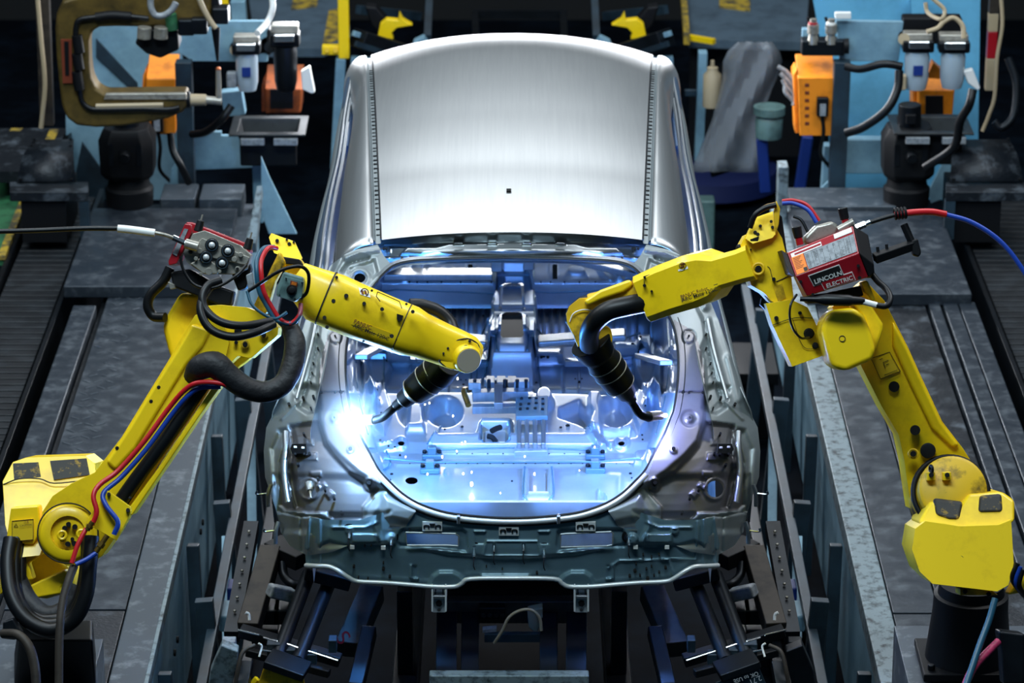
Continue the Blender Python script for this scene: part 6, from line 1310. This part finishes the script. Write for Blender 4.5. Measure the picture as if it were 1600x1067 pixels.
# wrapped machine and blue pipes
sh = thing('plastic_sheet', 'crumpled grey plastic sheet draped over a machine behind the car', 'sheet', PY(1150, 285, 6.9))
rows = []
for j in range(15):
    v = 66+j*14.5; hw = np.interp(v, [66, 80, 95, 140, 190, 285], [26, 40, 46, 40, 38, 62]); cu = np.interp(v, [66, 120, 190, 285], [1180, 1172, 1150, 1135])
    rows.append([PY(cu+hw*math.sin(a), v+rr.uniform(-1.5, 1.5), 6.9-.16*math.cos(a)+.03*math.sin(5*a+j*.5)) for a in np.linspace(-1.5, 1.5, 17)])
MB().grid(rows).obj('sheet_drape', 'plastic', sh, ang=30, solid=.004)
MB().prism([PY(u, v, 6.9) for u, v in ((1165, 100), (1200, 100), (1190, 200), (1172, 260), (1110, 280), (1120, 180))], (0, .3, 0)).obj('wrapped_machine', 'dark_metal', sh, bev=.02)
for k, (u0, v0, u1, v1) in enumerate(((1190, 215, 1196, 300), (1262, 212, 1248, 305))): tag(MB().bar(PY(u0, v0, 6.5), PY(u1, v1, 6.5), .06, .06).obj('blue_pipe', 'blue_paint', bev=.01), ['deep blue leg under the grey cylinder beside the hanging sheet', 'deep blue leg under the orange plug box'][k], 'leg')
tag(MB().lathe(PY(1201, 214, 6.5), (0, 0, 1), [(0, .07), (.1, .075), (.12, .06), (.13, .085), (.17, .085), (.175, .02)], 18).obj('grey_cylinder', 'grey_green'), 'grey green cylinder on a blue leg beside the hanging sheet', 'cylinder')
tag(MB().lathe(PY(1112, 166, 7.0), (0, 0, 1), [(0, .05), (.18, .05), (.2, .03), (.22, .03), (.225, .012), (.26, .01)], 14).obj('tan_cylinder', 'tan'), 'small tan cylinder on a crossbar beside the hanging sheet', 'cylinder')
for k in range(4): hose('cable_fan', [(1215+k*4, 104+k*10, 17.9), (1228, 112+k*11, 17.9), (1240, 128+k*10, 17.9), (1246-k*2, 150+k*5, 17.9)], .012, 'label_grey', ['topmost', 'second', 'third', 'lowest'][k]+' grey cable fanning out between the plastic sheet and the orange plug box', 'cable')
MBt = MB().lathe(PZ(1110, 285, .05), (0, 0, 1), [(0, .42), (.1, .40), (.12, .05)], 32).obj('blue_drum', 'navy'); tag(MBt, 'dark blue round cover low on the floor under the plastic sheet', 'cover')
tag(MB().box(PZ(1103, 350, .35), (.09, .12, .3)).obj('floor_sensor', 'grey_green', bev=.01), 'small grey green box with yellow foot standing beyond the car side', 'sensor')
# striped pole, dark pole with hoses
t = thing('striped_pole', 'cream and red pole with hoses at the edge of the bright blue stand', 'pole', PY(1550, 140, 6.0))
for v0, v1, c_ in ((-30, 20, 'rusty'), (20, 48, 'tan'), (48, 90, 'red_paint'), (90, 140, 'tan')): MB().bar(PY(1553-(v0)*.05, v0, 6), PY(1553-v1*.05, v1, 6), .05, .05).obj('pole_section', c_, t, bev=.004)
MB().tube([PY(1564, -10, 5.9), PY(1566, 40, 5.9), PY(1558, 90, 5.9), PY(1554, 150, 5.9), PY(1545, 180, 5.9), PY(1535, 205, 5.9)], .01, 8).obj('pole_hose', 'tan', t)
hose('hanging_cable', [(1575, 90, 17.3), (1588, 130, 17.3), (1584, 180, 17.3), (1565, 200, 17.3), (1553, 190, 17.3)], .02, 'dark_metal', 'dark cable hanging in a loop beside the striped pole', 'cable')
t = thing('hose_pole', 'dull brown pole with a hose in the dark corner beside the brass weld gun', 'pole', PY(72, 190, 5.5))
MB().bar(PY(66, -30, 5.6), PY(74, 195, 5.6), .07, .06).obj('pole_tube', 'rusty', t, bev=.006); MB().tube([PY(58, -10, 5.5), PY(64, 60, 5.5), PY(70, 130, 5.5), PY(66, 180, 5.5), PY(64, 200, 5.5)], .012, 8).obj('pole_hose', 'tan', t)
# ---------- carriage and fixtures under the car ----------
cr = thing('car_carriage', 'dark steel carriage carrying the car body over the pit', 'carriage', (0, 1.5, 0))
for s in (-1, 1):
    MB().bx(s*.36, s*.46, .3, 3.6, .35, .5).obj('long_beam', 'dark_metal', cr, bev=.006)
    for y in (.9, 3.0): MB().bx(s*.37, s*.45, y, y+.12, 0, .35).obj('carriage_leg', 'dark_metal', cr, bev=.004)
    for y in (.8, 2.8): MB().bx(s*.38, s*.44, y, y+.1, .5, SILL-.63).obj('support_post', 'dark_metal', cr, bev=.004)
MB().bar(PY(690, 952, .5), PY(910, 952, .5), .06, .09).obj('cross_beam', 'rusty', cr, bev=.005)
MB().bar(PY(671, 1060, .0), PY(920, 1060, .0), .05, .045).obj('front_bar', 'chipped', cr, bev=.005)
for u, w_ in ((698, .075), (735, .065), (858, .065), (901, .075)): MB().bar(PY(u, 962, .45), PY(u-1, 1056, .05), w_, .04).obj('runner', 'dark_metal', cr, bev=.004)
MB().bar(PY(757, 995, .35), PY(845, 995, .35), .03, .03).obj('cross_stay', 'steelblue_dark', cr); MB().bar(PY(700, 925, .8), PY(900, 925, .8), .14, .1).obj('rear_beam', 'dark', cr)
o = MB().prism([PY(u, v, .42) for u, v in ((748, 950), (790, 950), (790, 968), (748, 968))], (0, .05, 0)).obj('connector_bar', 'dark_metal', cr, bev=.004)
b = MB()
for k in range(4): b.cyl(PY(755+k*10, 962, .41), PY(755+k*10, 962, .44), .009)
weld(o, b, 'void')
MB().prism([PY(u, v, .4) for u, v in ((824, 955), (848, 950), (848, 970), (838, 990), (826, 980))], (0, .05, 0)).obj('sensor_plate', 'tan', cr, bev=.004)
MB().tube([PY(u, v, .3) for u, v in ((772, 1005), (785, 985), (795, 965), (812, 954), (830, 953), (843, 965), (846, 985))], .006, 8).obj('sensor_cable', 'tan', cr)
MB().prism([PY(u, v, .35) for u, v in ((754, 984), (776, 982), (776, 987), (754, 989))], (0, .03, 0)).obj('marker_plate', 'label_grey', cr)
def fixture(m, lab, alt):
    t = thing('clamp_fixture', lab, 'fixture', (PY(m(460), 1000, .2).x, .2, 0))
    def B(u0, v0, y0, u1, v1, y1, w_, h_, n_, mt, par=t, bev=.005): return MB().bar(PY(m(u0), v0, y0), PY(m(u1), v1, y1), w_, h_).obj(n_, mt, par, bev=bev)
    r1 = B(393, 822, .95, 362, 995, .3, .055, .05, 'upright_channel', 'dark_metal')
    bb = MB()
    for k in range(7): p = PY(m(393), 822, .95).lerp(PY(m(362), 995, .3), .1+k*.12); bb.ball(p+V((0, -.02, .03)), .007, n=6)
    weld(r1, bb, 'bare')
    B(423, 862, .75, 388, 985, .3, .08, .07, 'diagonal_arm', 'rusty'); B(425, 852, .8, 476, 875, .7, .1, .06, 'top_arm', 'dark')
    for du in (0, 33):
        rd = MB().cyl(PY(m(482+du), 898+du*.3, .55), PY(m(432+du), 1030+du*.1, .1), .027, n=14).obj('guide_rod', 'dark_metal', t)
    B(478, 890, .5, 548, 908, .5, .09, .05, 'rod_plate', 'dark'); B(418, 1028, .05, 480, 1050, .02, .12, .03, 'base_plate', 'dark_metal')
    B(582, 925, .7, 543, 1015, .35, .09, .07, 'diagonal_arm', 'rusty'); B(577, 985, .4, 556, 1075, .1, .055, .05, 'lower_channel', 'dark_metal')
    B(375, 985, .25, 532, 1032, .2, .05, .04, 'cross_bar', 'dark_metal'); B(385, 1018, .2, 515, 1052, .1, .03, .03, 'cross_bar', 'dark')
    for u0, v0, u1, v1 in ((372, 984, 405, 992), (412, 996, 433, 1002), (449, 1006, 466, 1012), (462, 1030, 500, 1045), (408, 1015, 426, 1018), (440, 1022, 452, 1026), (482, 1017, 528, 1032)):
        MB().cyl(PY(m(u0), v0, .15), PY(m(u1), v1, .12), .0035, n=6).obj('pin', 'chrome', t)
    for u, v, s_ in ((428, 1012, .05), (455, 1021, .05), (484, 1028, .05), (520, 1006, .03)): MB().box(PY(m(u), v, .16), (s_, .05, .05)).obj('clamp_block', 'steelblue_dark', t, bev=.004)
    for u, v, w_ in ((418, 955, .1), (415, 985, .1), (430, 990, .06), (440, 955, .06)): MB().box(PY(m(u), v, .5), (w_, .12, .06)).obj('cylinder_block', 'dark_metal', t, bev=.006)
    MB().tube([PY(m(441), 880, .7), PY(m(444), 900, .65), (PY(m(456), 912, .6)), PY(m(466), 914, .6)], .018, 8).obj('curved_hose', 'dark_metal', t)
    MB().bar(PY(m(420), 922, .45), PY(m(458), 930, .5), .05, .05).obj('cable_strip', 'label_grey', t, bev=.01)
    MB().tube([PY(m(404), 1005, .1), PY(m(409), 1010, .1), PY(m(405), 1026, .08)], .004, 6).obj('hook', 'white', t); MB().tube([PY(m(384), 957, .25), PY(m(389), 960, .25), PY(m(390), 969, .24)], .006, 6).obj('hook', 'white', t)
    MB().prism([PY(m(u), v, .05) for u, v in ((346, 1008), (372, 1018), (366, 1075), (325, 1075), (328, 1050))], (0, .06, 0)).obj('foot_casting', 'chipped' if not alt else 'dark_metal', t, bev=.006)
    MB().box(PY(m(358), 1006, .2), (.05, .05, .04)).obj('square_socket', 'label_grey' if not alt else 'dark_metal', t, bev=.004)
    MB().tube([PY(m(398), 1008, .08), PY(m(380), 1018, .05), PY(m(372), 1045, .02), PY(m(366), 1080, 0)], .008, 8).obj('rust_hose', 'rusty', t)
    B(383, 1035, .1, 375, 1080, .0, .06, .04, 'lower_channel', 'dark_metal')
    if not alt: MB().prism([PY(u, v, .02) for u, v in ((412, 1042), (474, 1056), (478, 1075), (400, 1075))], (0, .03, -.03)).obj('yellow_pad', 'yellow_dirty', t, bev=.004); MB().tube([PY(m(395), 1068, .05), PY(m(402), 1060, .05)], .012, 6).obj('yellow_plug', 'yellow', t)
    return t
fixture(M0, 'dark clamp fixture with pale chipped foot under the car on the caution sticker robot side', False)
fx = fixture(M1, 'dark clamp fixture with a chalked plate under the car on the red feeder robot side', True)
pl = MB().prism([PY(u, v, .0) for u, v in ((1118, 1066), (1186, 1042), (1200, 1075), (1115, 1090))], (0, .03, -.02)).obj('chalked_plate', 'steelblue_dark', fx, bev=.003)
A_ = PY(1186, 1047, -.005); text('OK to USE', (1184, 1049), (1146, 1062), (A_-CAM).dot(FW)-.02, 'label_grey', pl)
text('2.71', (1188, 1055), (1172, 1062), (A_-CAM).dot(FW)-.03, 'label_grey', pl)
text('S', (550, 995), (542, 985), (PY(546, 990, .4)-CAM).dot(FW)-.06, 'red_paint', bpy.data.objects['clamp_fixture'])
# frames standing in the pit beside the car
for m, lab in ((M0, 'blue steel frame in the pit under the caution sticker robot'), (M1, 'blue steel frame in the pit under the red feeder robot')):
    t = thing('pit_trestle', lab, 'frame', (PZ(m(400), 700, 0).x, 2.5, 0)); s = -1 if m is M0 else 1
    for (y, x, h_) in ((.9, 1.13, .75), (2.0, 1.15, .7), (3.2, 1.15, .7), (4.4, 1.15, .7)): MB().bar((s*x, y, 0), (s*(x+.06), y+.05, h_), .07, .05).obj('upright', 'steelblue_dark', t, bev=.004)
    MB().bar((s*1.16, .2, .62), (s*1.16, 5, .62), .04, .04).obj('rail', 'steelblue_dark', t, bev=.004); MB().bar((s*1.1, .2, .1), (s*1.1, 5, .1), .05, .06).obj('rail', 'dark_metal', t, bev=.004)
    for y in (1.0, 2.4): MB().bar((s*1.12, y, .05), (s*1.18, y+.9, .6), .04, .03).obj('brace', 'steelblue', t)
    MB().box((s*1.12, 1.55, .5), (.06, .1, .1)).obj('blue_sensor', 'blue_paint', t, bev=.006); MB().box((s*1.12, 1.3, .52), (.08, .16, .07)).obj('bracket', 'steelblue', t, bev=.008)
for k, (x0, x1, y0, y1, z) in enumerate(((1.0, 1.3, 4.5, 4.95, .35), (1.0, 1.25, 1.9, 2.2, .2))): tag(MB().bx(x0, x1, y0, y1, z-.06, z).bx(x0+.02, x1-.02, y0+.02, y1-.02, 0, z-.06).obj('pit_box', 'dark', bev=.006), ['dark low box on the pit floor beyond the shoulder of the car body', 'dark low box on the pit floor beside the lamp pocket with the round hole'][k], 'box')
